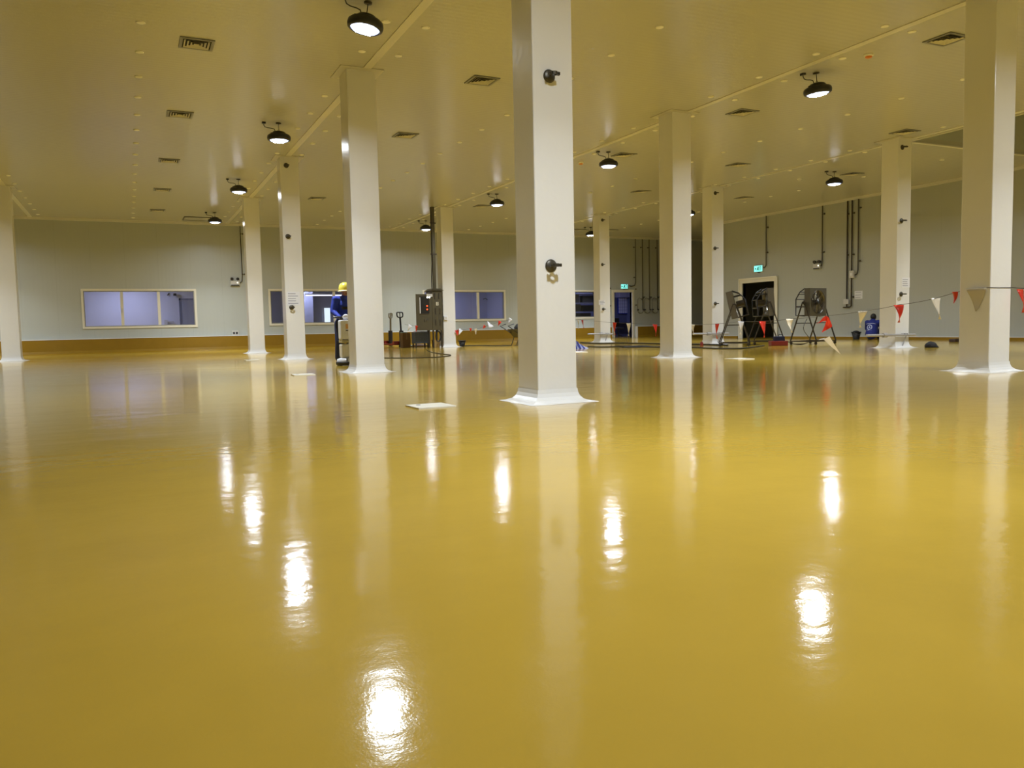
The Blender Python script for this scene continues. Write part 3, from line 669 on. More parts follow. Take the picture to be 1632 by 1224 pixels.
# hose coil hanging
t = thing('cable_coil', 'black coil of cable hanging under the cabinet', 'cable', (cx+.20, 26.98, .40))
g = MB()
for k in range(4):
    g.tube([((.085+.008*k)*math.cos(a*PI/10), -.02-.012*k, (.17+.006*k)*math.sin(a*PI/10)) for a in range(21)], .010, 6, caps=False)
g.build('coil', RUBBER, t); MB().box(-.02, .02, -.04, .02, .15, .22).build('tie', BLACK, t)
t = thing('cardboard_carton', 'small tan carton on the floor under the cabinet', 'box', (cx+.21, 27.25, 0))
MB().box(-.11, .11, -.1, .1, 0, .26).build('carton', mat('tan_carton', (.42, .27, .09)), t); MB().box(-.11, .11, -.02, .02, .26, .262).build('tape', PAPER, t)
# pallet jacks, box
def pallet_jack(P, rz, lean, m, lab):
    t = thing('pallet_jack', lab, 'pallet jack', P, rz)
    for s in (-.19, .19): MB().box(s-.07, s+.07, .1, 1.15, .07, .12).build('fork', MRED, t)
    MB().box(-.27, .27, -.02, .12, .07, .22).build('crosshead', MRED, t); MB().tube([(0, -.12, .05), (0, -.12, .62)], .085, 14).build('pump', BLACK, t)
    for s in (-.05, .05): MB().tube([(s-.02, -.12, .09), (s+.02, -.12, .09)], .09, 16).build('steer_wheel', RUBBER, t)
    L = Vector((lean[0], -.05+lean[1], 1.12)); a = Vector((0, -.12, .30))
    MB().tube([a, L], .036).build('tiller', m, t)
    u = Vector((1, 0, 0)); n = (L-a).normalized()
    q = [L, L-u*.03+n*.0, L-u*.11+n*.03, L-u*.125+n*.10, L-u*.12+n*.185, L-u*.08+n*.20, L+u*.08+n*.20, L+u*.12+n*.185, L+u*.125+n*.10, L+u*.11+n*.03, L+u*.03, L]
    MB().tube(q, .026).build('handle', m, t); MB().tube([L-u*.0, L+n*.19], .02).build('control_lever', m, t)
P = onz(637, 553); P = Vector((9.0, 28.9, 0))
Pj = ony(638, 550, 29.6)
pallet_jack((Pj.x, 29.6, 0), .15, (0, .0), BLACK, 'black handled pallet jack upright beside the brown cardboard box')
Pj = ony(630, 547, 30.6)
pallet_jack((Pj.x-.05, 31.4, 0), .75, (-.10, -.15), STEEL, 'grey handled pallet jack leaning, just behind the black handled one')
Pj = ony(646.5, 554, 28.1)
t = thing('cardboard_box', 'tall brown cardboard box standing beside the pallet jacks', 'box', (Pj.x, 28.1, 0), .05)
MB().box(-.155, .155, -.13, .13, 0, .54).build('carton', CARD, t, bevel=.004)
MB().box(-.02, .02, -.132, .132, .3, .5415).build('tape', mat('parcel_tape', (.25, .15, .05)), t); MB().box(-.15, .05, -.1, .1, .542, .57).build('folded_cloth', CYAN, t)
Pj = ony(668, 548, 29.0)
bm_ = MB(); 
def heap(mb, c, rx, ry, h, seed, n=12):
    rnd = random.Random(seed); rings = []
    for i in range(5):
        f = i/4; rr = math.cos(f*PI/2*.96); z = h*math.sin(f*PI/2)
        rings.append([(c[0]+rx*rr*math.cos(2*PI*k/n)*rnd.uniform(.8, 1.12), c[1]+ry*rr*math.sin(2*PI*k/n)*rnd.uniform(.8, 1.12), max(0.0, c[2]+z*rnd.uniform(.75, 1.05)) if i else 0) for k in range(n)])
    vs = [v for r in rings for v in r]; fs = [[i*n+k, i*n+(k+1) % n, (i+1)*n+(k+1) % n, (i+1)*n+k] for i in range(4) for k in range(n)]+[[4*n+k for k in range(n)], list(range(n))[::-1]]
    mb.add(vs, fs, True); return mb
tag(heap(MB(), (0, 0, 0), .34, .2, .11, 3).build('cloth_heap', mat('brown_cloth', (.10, .05, .025), rough=.9), loc=(Pj.x, 29.0, 0)), 'flat brown cloth heap on the floor left of the cabinet legs', 'cloth')
tag(MB().tube([(9.35, 29.7, .03), (9.7, 29.6, .03), (10.3, 29.65, .03)], .03).build('green_pipe', CYAN), 'pale green pipe lying on the floor behind the cabinet', 'pipe')
# buckets
def bucket(P, r0, r1, h, lab, rough_top=False):
    t = thing('bucket', lab, 'bucket', P)
    MB().lathe([(r0, 0), (r1, h), (r1-.012, h), (r0-.01, .012), (.001, .012)], n=22).build('pail', RUBBER, t)
    MB().lathe([(r1, h-.03), (r1+.014, h-.03), (r1+.014, h), (r1, h)], n=22).build('rim', RUBBER, t)
    pts = [((r1+.01)*math.cos(a*PI/10), -.05, h-.01-.09*math.sin(a*PI/10)) for a in range(11)]; pts = [(x, -(r1+.016)*abs(math.sin(math.acos(max(-1, min(1, x/(r1+.01))))))-.002, z) for x, y, z in pts]
    MB().tube(pts, .004, 6).build('bail_handle', STEEL, t)
    return t
Pj = ony(733, 552, 27.3); bucket((Pj.x+.09, 27.3, 0), .085, .135, .225, 'black tapered bucket on the floor right of the far column with the cabinet')
b1 = bucket((22.85, onx(1364.5, 539, 22.85).y, 0), .10, .155, .27, 'black bucket by the right wall beside the crouching person')
heap(MB(), (0, 0, 0), .12, .12, .06, 5).build('rubble', BCLOTH, b1, loc=(0, 0, .255))
# wheelbarrow partly behind the nearest column
Pj = ony(819, 553, 25.2)
t = thing('wheelbarrow', 'wheelbarrow with a black load half hidden behind the left side of the nearest column', 'wheelbarrow', (Pj.x+.38, 25.2, 0), .1)
tr = MB(); tr.add([(-.28, -.22, .32), (.28, -.22, .32), (.28, .22, .32), (-.28, .22, .32), (-.45, -.33, .60), (.48, -.33, .60), (.48, .33, .60), (-.45, .33, .60)], [[0, 3, 2, 1], [0, 1, 5, 4], [1, 2, 6, 5], [2, 3, 7, 6], [3, 0, 4, 7]])
o = tr.build('tray', DSTEEL, t); sm = o.modifiers.new('s', 'SOLIDIFY'); sm.thickness = .012
for s in (-.2, .2):
    MB().tube([(.62, s*.3, .18), (.25, s, .30), (-.35, s*1.1, .45), (-.78, s*1.35, .72), (-.55, s*1.35, .78)], .016).build('handle', BLACK, t)
    MB().tube([(-.25, s, .36), (-.38, s, .03), (-.18, s, .03), (-.05, s, .32)], .014).build('leg', BLACK, t)
MB().tube([(.64, -.04, .18), (.64, .04, .18)], .18, 20).build('wheel', RUBBER, t)
heap(MB(), (0, 0, 0), .40, .28, .32, 8).build('load', BCLOTH, t, loc=(.05, 0, .55))
# striped bag, black mat, heap, toolbox
Pj = ony(922, 555, 21.0)
t = thing('striped_bag', 'blue and white striped sheet bag on the floor right of the nearest column', 'bag', (Pj.x, 21.0, 0))
b = MB(); b.add([(-.5, -.15, 0), (.26, -.17, 0), (.2, .2, 0), (-.5, .2, 0), (-.5, -.02, .34), (-.12, .0, .26), (.08, .02, .12), (-.5, .15, .3)], [[0, 1, 6, 5], [0, 5, 4], [1, 2, 6], [5, 6, 2, 3], [4, 5, 3, 7], [0, 4, 7, 3], [0, 3, 2, 1]])
b.build('bag_body', mat('pale_blue_sheet2', (.45, .50, .80), rough=.5), t)
s = MB()
for i in range(4):
    x0 = -.35+.14*i; 
    def top(x): return .30 + (x+.5)*(-.12) if x < -.12 else .26-(x+.12)*.7
    zz = lambda x: max(.03, top(x)); yy = lambda x, f: -.17+.16*f-.002
    s.add([(x0, yy(x0, 0)-.004, 0.0), (x0+.06, yy(x0, 0)-.004, 0.0), (x0+.04, yy(x0, 1)-.012, zz(x0+.04)*.97), (x0-.02, yy(x0, 1)-.012, zz(x0-.02)*.97)], [[0, 1, 2, 3]])
o = s.build('stripes', BLUEP, t); o.modifiers.new('s', 'SOLIDIFY').thickness = .008
Pj = onz(1015, 554.5)
tag(heap(MB(), (0, 0, 0), .55, .30, .05, 11, 20).build('black_mat', BCLOTH, loc=(13.85, 20.3, 0)), 'flat crumpled black mat on the floor left of the plain right column', 'mat')
tag(heap(MB(), (0, 0, 0), .17, .14, .15, 12, 16).build('black_heap', BCLOTH, loc=(17.42, 13.05, 0)), 'black crumpled heap of cloth on the floor right of the notice column', 'cloth')
P = onz(1522, 545)
tag(MB().box(-.13, .13, -.1, .1, 0, .09).build('dark_block', mat('dark_brown_block', (.035, .015, .012)), loc=(P.x, P.y, 0), bevel=.01), 'low dark brown block on the floor just left of the big right column', 'block')
P = Vector((16.75, 17.4, 0))
t = thing('toolbox', 'low red toolbox on the floor at the foot of the middle fan', 'toolbox', P, -.4)
MB().box(-.24, .24, -.13, .13, 0, .14).build('tray', MRED, t, bevel=.01); MB().box(-.12, .16, -.09, .09, .14, .27).build('battery_pack', NAVY, t, bevel=.015); MB().tube([(.0, 0, .27), (.02, 0, .32), (.12, 0, .32), (.14, 0, .27)], .012).build('carry_handle', BLACK, t)
P = onz(1118, 548)
tag(MB().lathe([(.05, 0), (.055, .05), (.03, .12), (.001, .125)], n=14).build('small_cone', MRED, loc=(P.x-1.2, P.y-1.5, 0)), 'tiny dark red cone on the floor left of the slim far column', 'cone')

# horizontal guard pipes by the columns
def guard(key, dx0, dx1, z, lab):
    x, y = COLS[key]; yf = -A-.07
    t = thing('guard_pipe', lab, 'pipe', (x, y, 0))
    MB().tube([(dx0, yf, z+.02), (dx1, yf, z)], .032, 12).build('pipe', PGALV, t); MB().tube([(dx0+.55, yf-.0, z+.012), (dx0+.67, yf, z+.012)], .055, 12).build('coupler', PGALV, t)
    for sx in (-.03, .06): MB().tube([(sx, -A, z+.03), (sx, yf-.03, z+.03)], .012, 8).build('bracket_bolt', DSTEEL, t)
    MB().tube([(.05, yf, z-.02), (-.02, -A-.02, .03)], .012, 8).build('brace', PGALV, t)
guard('r3b', -1.30, .36, .31, 'grey horizontal pipe across the foot of the column with the notice at right')
guard('r3c', -1.05, .38, .33, 'grey horizontal pipe across the foot of the slim far column')
guard('r3d', -.85, .30, .31, 'grey horizontal pipe across the foot of the farthest column')

# ================================================================== FANS
def fan(P, rz, tilt, lab, s=1.0, cage_back=True):
    """air flows along local +X; the pivot axis is local Y"""
    t = thing('drum_fan', lab, 'fan', P, rz); t.scale = (s, s, s)
    zc = 1.30; Rt = Matrix.Rotation(tilt, 3, 'Y'); c0 = Vector((0, 0, zc))
    def X(v): return Rt @ Vector(v) + c0
    a = .43; d0, d1 = -.02, .16
    pl = MB(); n = 32
    for xx in (d0, d1):
        vs = []
        for k in range(n):
            th = 2*PI*k/n; u = (math.cos(th), math.sin(th)); q = a/max(abs(u[0]), abs(u[1])); 
            vs += [X((xx, u[0]*.37, u[1]*.37)), X((xx, u[0]*q, u[1]*q)), X((xx+.012, u[0]*.37, u[1]*.37)), X((xx+.012, u[0]*q, u[1]*q))]
        fs = []
        for k in range(n):
            i, j = k*4, ((k+1) % n)*4; fs += [[i, i+1, j+1, j], [i+2, j+2, j+3, i+3], [i+1, i+3, j+3, j+1], [i, j, j+2, i+2]]
        pl.add(vs, fs)
    for (y0, y1, z0, z1) in [(-a, a, a-.012, a), (-a, a, -a, -a+.012), (-a, -a+.012, -a, a), (a-.012, a, -a, a)]:
        vs = [X((x, y, z)) for z in (z0, z1) for y in (y0, y1) for x in (d0, d1)]
        pl.add(vs, [[0, 2, 3, 1], [4, 5, 7, 6], [0, 1, 5, 4], [2, 6, 7, 3], [0, 4, 6, 2], [1, 3, 7, 5]])
    pl.build('housing', STEEL, t)
    dr = MB()
    vs = []
    for xx in (d0, d1):
        for k in range(n): th = 2*PI*k/n; vs.append(X((xx, .37*math.cos(th), .37*math.sin(th))))
    dr.add(vs, [[k, (k+1) % n, n+(k+1) % n, n+k] for k in range(n)], True); o = dr.build('drum', STEEL, t); o.modifiers.new('s', 'SOLIDIFY').thickness = .006
    for k in range(6):
        b = MB(); th = 2*PI*k/6; m3 = Matrix.Rotation(th, 3, 'X')
        pts = [(.03, .05, -.06), (.10, .05, .06), (.12, .355, .17), (.04, .355, -.17)]
        b.flat([X(m3 @ Vector(p)) for p in pts], .006, Rt @ Vector((1, 0, 0))); b.build('blade', STEEL, t)
    MB().tube([X((.02, 0, 0)), X((.15, 0, 0)), X((.19, 0, 0))], [.075, .075, .05], 16).build('hub', BLACK, t)
    MB().tube([X((-.30, 0, 0)), X((-.05, 0, 0))], .095, 16).build('motor', DSTEEL, t)
    g = MB()
    for r in (.10, .19, .28, .36): g.tube([X((d1+.02, r*math.cos(2*PI*k/24), r*math.sin(2*PI*k/24))) for k in range(25)], .0045, 5, caps=False)
    for k in range(8): th = PI*k/4; g.tube([X((d1+.02, .07*math.cos(th), .07*math.sin(th))), X((d1+.02, .38*math.cos(th), .38*math.sin(th)))], .0045, 5)
    g.build('front_guard', DSTEEL, t)
    for sy in (-1, 1):
        y = sy*.40; b = MB(); b.tube([X((d0, y, .43)), X((-.20, y, .32)), X((-.34, y, .10)), X((-.34, y, -.40)), X((d0, y, -.42))], .018, 8); b.tube([X((-.27, y, .25)), X((d0, y, .25))], .014, 8); b.tube([X((-.34, y, -.12)), X((d0, y, -.12))], .014, 8)
        b.build('rear_cage_side', BLACK, t)
    b = MB()
    for (x, z) in [(-.20, .32), (-.34, .1), (-.34, -.15), (-.34, -.40)]: b.tube([X((x, -.40, z)), X((x, .40, z))], .013, 8)
    b.build('rear_cage_bars', BLACK, t)
    for sy in (-1, 1):
        y = sy*.50
        for sx in (-1, 1): MB().tube([(sx*.03, y, zc+.02), (sx*.46, y, .11)], .022, sq=True).build('leg', DSTEEL, t)
        MB().tube([(-.235, y, .66), (.235, y, .66)], .018, sq=True).build('crossbar', DSTEEL, t)
        MB().tube([(-.47, y, .10), (.47, y, .10)], .022, sq=True).build('base_bar', DSTEEL, t)
        MB().tube([(0, y, zc), (0, sy*.42, zc)], .02, 10).build('pivot', BLACK, t)
        for sx in (-1, 1):
            w_ = MB().tube([(sx*.43, y-.018, .042), (sx*.43, y+.018, .042)], .042, 14).build('caster', RUBBER, t)
            MB().box(sx*.43-.02, sx*.43+.02, y-.024, y+.024, .05, .09).build('caster_fork', DSTEEL, w_)
    for sx in (-1, 1): MB().tube([(sx*.40, -.5, .10), (sx*.40, .5, .10)], .018, sq=True).build('base_crossbar', DSTEEL, t)
    return t
# view direction bearings: right of +Y
fan((18.25, 17.55, 0), math.radians(-80), math.radians(0), 'drum fan on a wheeled frame facing right, a red flag hanging before it', .95)
fan((16.12, 18.5, 0), math.radians(137), math.radians(13), 'tilted drum fan on a wheeled frame, leftmost, beside the slim far column', .93)
fan((17.55, 18.75, 0), math.radians(-32), math.radians(-4), 'drum fan standing before the dark doorway, middle one of the three', .98)

# ================================================================== CABLES on the floor
def floor_cable(lab, pts, r=.014, m=RUBBER, name='floor_cable'):
    P = [Vector((p[0], p[1], r)) if len(p) == 2 else Vector(p) for p in pts]
    out = []
    for i in range(len(P)-1):
        p0, p1, p2, p3 = P[max(i-1, 0)], P[i], P[i+1], P[min(i+2, len(P)-1)]
        for k in range(6):
            u = k/6; out.append(.5*((2*p1)+(p2-p0)*u+(2*p0-5*p1+4*p2-p3)*u*u+(3*p1-p0-3*p2+p3)*u**3))
    out.append(P[-1]); out = [Vector((q.x, q.y, max(r, q.z))) for q in out]
    return tag(MB().tube(out, r, 8).build(name, m), lab, 'cable')
def fl(*q): return [tuple(onz(x, y))[:2] for x, y in q]
floor_cable('thin dark cable running over the floor left of the cabinet in a long loop', fl((610, 571), (650, 571), (690, 570), (712, 568), (718, 566), (700, 564), (686, 561), (679, 557)), .009)
floor_cable('black cable along the floor from the bucket to the wheelbarrow', fl((737, 551.5), (760, 551), (790, 551.5), (815, 551)))
floor_cable('upper thick black cable across the floor from the striped bag to the fans', fl((925, 546.5), (950, 548), (990, 547.6), (1050, 548.5), (1103, 549.6), (1135, 550.2), (1160, 551)), .020)
floor_cable('lower black cable curving across the floor past the fans to the toolbox', fl((937, 553), (960, 553.6), (1000, 553), (1050, 554), (1103, 554.5), (1145, 556.3), (1185, 556), (1218, 551.5)), .016)
a = onz(1297, 548)
floor_cable('thin cable looping from the right fan to the wide doorway', [(22.9, 24.2, .05)]+fl((1256, 545), (1266, 548.3), (1282, 548), (1292, 543))+[(17.62, 17.3, .45), (17.9, 17.45, .75)], .010)

# ================================================================== BUNTING
def flag_mesh(w, h, bend, twist, seed, fold=False):
    """pennant hanging from z=0 with a slight curl, real thickness"""
    rnd = random.Random(seed); nu, nv = 5, 7; vs = []
    for j in range(nv+1):
        f = j/nv; hw = w/2*(1-.94*f)
        for i in range(nu+1):
            u = -1+2*i/nu; x = u*hw + bend*f*w*.5; y = .02*math.sin(u*2.2+seed)*(1-f)+.03*math.sin(f*3+seed*1.7)+twist*f*u*.03
            vs.append((x, y, -h*f))
    fs = [[j*(nu+1)+i, j*(nu+1)+i+1, (j+1)*(nu+1)+i+1, (j+1)*(nu+1)+i] for j in range(nv) for i in range(nu)]
    return MB().add(vs, fs, True)
def flag(P, direc, w, h, m, lab, bend=0, twist=1, seed=1, rx=0, ry=0, group='red and white warning pennants'):
    o = flag_mesh(w, h, bend, twist, seed).build('pennant', m); s = o.modifiers.new('s', 'SOLIDIFY'); s.thickness = .003
    o.location = P; o.rotation_euler = (rx, ry, math.atan2(direc.y, direc.x)); tag(o, lab, 'flag', group); return o
# main string: from the big right column toward the farthest column
A0 = Vector((10.40, 6.9, 0)); D0 = Vector((5.9, 20.2, 0)).normalized(); NRM = Vector((-D0.y, D0.x, 0))
def onstring(px, py):
    d = ray(px, py); tt = (A0-CAM).dot(NRM)/d.dot(NRM); return CAM+d*tt
view = lambda P: (Vector((P.y, -P.x, 0))).normalized()          # facing the aisle
FL = [  # px, top y, tip y, width px, colour, bend, label
    (1493, 475, 509, 21, PALE, .3, 'large pale pennant hanging in front of the right wall beside the big right column'),
    (1431, 486, 514, 19, RED, .3, 'red pennant hanging in front of the notice column at right'),
    (1373, 496, 522, 16, PALE, .1, 'pale pennant above the bucket by the right wall'),
    (1260, 508, 530, 14, PALE, .3, 'pale pennant between the wide doorway and the right fan'),
    (1217, 512, 538, 15, RED, -.1, 'red pennant in front of the dark wide doorway'),
    (1180, 512, 533, 15, PWHITE, .1, 'bright white pennant in front of the left tilted fan'),
    (1142, 516, 540, 10, RED, .5, 'red pennant in front of the slim far column'),
    (1105, 517, 534, 9, PALE, -.2, 'pale pennant just left of the slim far column'),
    (1044, 517, 536, 8, RED, .1, 'red pennant on the far curb left of the plain right column'),
    (1001, 515, 535, 8, PALE, .5, 'pale pennant hanging in the far doorway'),
    (980, 514, 534, 8, RED, .2, 'red pennant at the left jamb of the far doorway'),
    (929, 510, 524, 5, RED, .2, 'small red pennant below the window by the far doorway'),
    (921, 509.5, 524, 5, PALE, .2, 'small pale pennant below the window by the far doorway, left of a red one')]
tops = []
for i, (px, ty_, by_, wp, m_, bd, lab) in enumerate(FL):
    P = onstring(px, ty_); dist = (P-CAM).dot(FW); tops.append(P)
    flag(P, (view(P)*.8+D0*.6), wp*dist/FPX*1.05, (by_-ty_)*dist/FPX, m_, lab, bd, seed=i+1)
# torn bunch hanging by the right fan
P = onstring(1316, 503)
crn = thing('torn_pennant', 'crumpled torn red pennant dangling in front of the right fan', 'flag', P, math.atan2(view(P).y, view(P).x), group='red and white warning pennants')
b = MB(); b.flat([(0, 0, 0), (.05, .0, -.03), (.11, 0, -.18), (.105, 0, -.21), (.04, 0, -.25), (-.07, 0, -.31), (-.02, 0, -.20), (.01, 0, -.10), (-.03, 0, -.10), (-.12, 0, -.13), (-.05, 0, -.04)], .006, (0, 1, 0)); b.build('torn_sheet', RED, crn)
b = MB(); b.flat([(.03, -.02, -.02), (.09, -.03, -.12), (.04, -.02, -.22), (.0, -.02, -.15)], .004, (0, 1, 0)); b.build('folded_flap', mat('red_plastic_bright', (.75, .05, .02), rough=.25), crn)
b = MB(); b.flat([(-.12, 0, -.13), (-.17, .01, -.15), (-.10, .0, -.11)], .003, (0, 1, 0)); b.build('shred', RED, crn)
P2 = onstring(1322, 536)
drop = thing('drooping_pennant', 'pale pennant hanging askew low by the feet of the right fan', 'flag', P2, math.atan2(view(P2).y, view(P2).x), group='red and white warning pennants')
b = MB(); b.flat([(.0, 0, 0), (-.10, 0, -.055), (.04, .0, -.20), (.19, 0, -.33), (.08, 0, -.14)], .005, (0, 1, 0)); b.build('sheet', PALE, drop)
b = MB(); b.flat([(-.10, -.01, -.055), (-.19, -.01, -.065), (-.16, -.01, -.045), (-.07, -.01, -.03)], .004, (0, 1, 0)); b.build('curl', PWHITE, drop)
# the string itself
def sag(pts, s=.02):
    out = []
    for a, b in zip(pts, pts[1:]):
        for k in range(6): u = k/6; q = a.lerp(b, u); q.z -= s*4*u*(1-u); out.append(q)
    out.append(pts[-1]); return out
cx_, cy_ = COLS['r2a']; A = HALF['r2a']; e = A+.004
ZS = ony(1573, 458.5, cy_-A).z
wrap = [Vector((cx_-e, cy_+.15, ZS-.01)), Vector((cx_-e, cy_-e, ZS)), Vector((cx_+e, cy_-e, ZS))]
end = onstring(905, 508)
Pr = ony(1627, 460, 6.7)
main = sag([*[Vector(t) for t in reversed([end, *reversed(tops)][0:1])]]) if False else None
path = [Vector((cx_+e, cy_-e, ZS)), Vector((cx_-e, cy_-e, ZS)), Vector((cx_-e, cy_+.1, ZS-.005))]
mid = tops[:3]+[onstring(1318, 503)]+tops[3:]
path += [mid[0].lerp(Vector((cx_-e, cy_+.1, ZS)), .3)] + sag(mid, .01)
tag(MB().tube(path, .0045, 5).build('bunting_string', DSTEEL), 'thin string of pennants running from the big right column to the far end', 'string')
s2 = [Vector((cx_+e, cy_-e, ZS)), Vector((cx_+.6, cy_-e-.1, ZS-.02)), Vector((cx_+2.2, cy_-.6, ZS+.05))]
tag(MB().tube(s2, .0045, 5).build('bunting_string', DSTEEL), 'short end of string leaving the right side of the big right column', 'string')
P = ony(1628, 461, cy_-A-.08)
flag(P, Vector((1, -.1, 0)), .16, .31, RED, 'red pennant cut by the right edge of the photo', .2, seed=31)
o = flag(Vector((cx_-A-.045, cy_-.05, ZS)), Vector((0, -1, 0)), .27, .30, mat('grey_tan_translucent', (.55, .50, .38), rough=.5), 'grey pennant lying flat against the left face of the big right column', 0, 0, seed=0)
o = flag(Vector((cx_-A-.05, cy_+.26, ZS-.03)), Vector((0, 1, 0)), .10, .16, RED, 'sliver of red pennant behind the left edge of the big right column', 0, 0, seed=2)
# left string around the far cabinet column
LS = [(654, 518, 527, 6, PWHITE, 26.8, 'small white pennant twisted in the wind left of the cabinet', 40), (664, 519, 528, 4, RED, 26.8, 'small red pennant beside the left edge of the cabinet door', 15),
      (728, 526, 534, 6, RED, 27.0, 'small red pennant just right of the far cabinet column above the bucket', -20), (735, 525, 533, 6, PWHITE, 27.0, 'small white pennant right above the bucket', 40), (750, 523, 528, 4, RED, 26.8, 'tiny red pennant against the curb right of the bucket', 10),
      (758, 524, 532, 4, PALE, 26.7, 'tiny pale pennant against the curb, between two red ones', -10), (773, 519, 524, 5, RED, 26.5, 'small faded red pennant below the third window', 60), (782, 516, 522, 12, PWHITE, 26.4, 'white pennant spread like a wide V below the third window', 50),
      (797, 512, 519, 5, RED, 26.2, 'faded red pennant below the right corner of the third window', 40), (814, 508, 515, 6, PWHITE, 26.0, 'white pennant above the wheelbarrow', 45)]
tl = []
for i, (px, t_, b_, wp, m_, Y, lab, ang) in enumerate(LS):
    P = ony(px, t_, Y); dd = (P-CAM).dot(FW); tl.append(P)
    flag(P, view(P), wp*dd/FPX*1.1, (b_-t_)*dd/FPX*1.15, m_, lab, .4 if ang > 0 else -.4, seed=50+i, ry=math.radians(ang*.8), group='pennants near the cabinet')
tag(MB().tube(sag(tl[2:], .03), .004, 5).build('bunting_string', DSTEEL), 'string of small pennants from the far cabinet column toward the wheelbarrow', 'string')
tag(MB().tube(sag([ony(645, 517, 26.8)]+tl[:2]+[ony(668, 520, 26.8)], .01), .004, 5).build('bunting_string', DSTEEL), 'short string of pennants tied to the cabinet door', 'string')

# ================================================================== PEOPLE
def blob(name, caps, m, parent, vox=.010, smooth=6, balls=()):
    b = MB()
    for c in caps: b.capsule(*c)
    for c in balls: b.ball(*c)
    o = b.build(name, m, parent); r = o.modifiers.new('remesh', 'REMESH'); r.mode = 'VOXEL'; r.voxel_size = vox; r.use_smooth_shade = True
    if smooth: s = o.modifiers.new('smooth', 'SMOOTH'); s.iterations = smooth; s.factor = .5
    return o
def hand(W, F, S, curl, caps):
    """W wrist, F finger direction, S sideways (thumb side); curled fingers"""
    W, F, S = Vector(W), Vector(F).normalized(), Vector(S).normalized(); N = F.cross(S).normalized()
    palm = W+F*.085
    for k, (o, L) in enumerate([(.030, .072), (.010, .080), (-.010, .075), (-.029, .058)]):
        a = W+F*.015+S*o*.7; kn = palm+S*o; caps.append((a, kn, .014, .0105))
        p = kn; d = F.copy()
        for seg in range(3):
            d = (d*math.cos(curl)+N*math.sin(curl)).normalized(); L2 = L*[.45, .32, .23][seg]; q = p+d*L2; caps.append((p, q, .0095-.001*seg, .0085-.001*seg)); p = q; N2 = N; N = (N*math.cos(curl)-F*math.sin(curl)*.0).normalized()
    th = W+F*.03+S*.028; caps.append((W+F*.01+S*.015, th, .014, .012)); q = th+(S*.7+F*.6+N*.3).normalized()*.038; caps.append((th, q, .012, .010)); caps.append((q, q+(F*.8+N*.5).normalized()*.028, .010, .008))
def face(t, hc, f, r, m=SKIN):
    """features on a head centred hc looking along f (local)"""
    f = Vector(f).normalized(); s = Vector((f.y, -f.x, 0)).normalized(); u = Vector((0, 0, 1))
    e = MB()
    for k in (-1, 1): e.ball(hc+f*r*.90+s*k*.032+u*.005, .011, 8)
    e.build('eyes', mat('eye_white', (.6, .6, .58)), t)
    e = MB()
    for k in (-1, 1): e.ball(hc+f*(r*.90+.008)+s*k*.032+u*.005, .005, 6); 
    e.build('pupils', HAIR, t)
    mo = MB(); mo.tube([hc+f*r*.88-s*.022-u*.062, hc+f*r*.93-u*.065, hc+f*r*.88+s*.022-u*.062], .005, 6); mo.build('mouth', mat('lips', (.2, .07, .05)), t)
# worker in the yellow helmet, standing behind the second column of the left row, facing us
P = ony(552.5, 578, 16.75)
W1 = thing('person', 'person in a yellow helmet and blue overalls working a floor polisher behind a column', 'person', (P.x, 16.75, 0), 0); W1.scale = (1, 1, .97)
V = Vector
hipz = .90
caps = []
pel = V((0, .05, .93)); chest = V((0, .03, 1.28)); neck = V((0, -.02, 1.46)); head = V((0.01, -.06, 1.585))
lsh, rsh = V((.19, .0, 1.40)), V((-.19, .0, 1.40))           # screen right / screen left
lel, rel = V((.27, -.08, 1.14)), V((-.255, -.02, 1.14))
lwr, rwr = V((.13, -.28, 1.00)), V((-.15, -.24, .985))
body = [(pel, chest, .14, .155), (chest, neck, .14, .06), (neck, head, .058, .06), (lsh, lel, .052, .042), (lel, lwr, .042, .028), (rsh, rel, .052, .042), (rel, rwr, .042, .028), (chest+V((0, 0, .06)), lsh, .10, .06), (chest+V((0, 0, .06)), rsh, .10, .06)]
lh, rh = V((.10, .05, .88)), V((-.10, .05, .88)); lk, rk = V((.10, -.02, .49)), V((-.13, .0, .49)); la, ra = V((.12, .06, .09)), V((-.15, .04, .09))
for h_, k_, a_ in ((lh, lk, la), (rh, rk, ra)): body += [(h_, k_, .085, .058), (k_, a_, .055, .038), (a_, a_+V((0, -.14, -.045)), .036, .03)]
hand(lwr, V((-.25, -.85, -.1)), V((-1, .1, .2)), .75, body); hand(rwr, V((.05, -.9, -.25)), V((1, .1, .1)), .75, body)
body += [(head+V((0, -.085, -.01)), head+V((0, -.108, -.03)), .012, .014)]
body += [(head+V((s*.078, .0, -.02)), head+V((s*.078, .01, .02)), .014, .016) for s in (-1, 1)]
b = blob('body', body, SKIN, W1, .009, 3, balls=[(head+V((0, 0, .0)), .098, 14, (.82, .95, 1.15))])
face(W1, head, (0, -1, 0), .093)
jk = [(pel+V((0, 0, -.04)), chest, .165, .178), (chest, neck+V((0, 0, -.03)), .165, .085), (lsh, lel, .072, .06), (lel, lel.lerp(lwr, .85), .06, .045), (rsh, rel, .075, .062), (rel, rel.lerp(rwr, .85), .062, .046), (chest+V((0, 0, .06)), lsh, .125, .08), (chest+V((0, 0, .06)), rsh, .125, .08)]
blob('jacket', jk, BLUE, W1, .012, 5)
b = MB(); b.box(-.10, .08, -.165, -.155, 1.18, 1.24); b.build('chest_strap', BCLOTH, W1)
tr = [(pel+V((0, 0, -.03)), pel+V((0, 0, -.1)), .155, .14)]
for h_, k_, a_ in ((lh, lk, la), (rh, rk, ra)): tr += [(h_, k_, .12, .098), (k_, a_+V((0, 0, .05)), .096, .082)]
blob('trousers', tr, NAVY, W1, .012, 5)
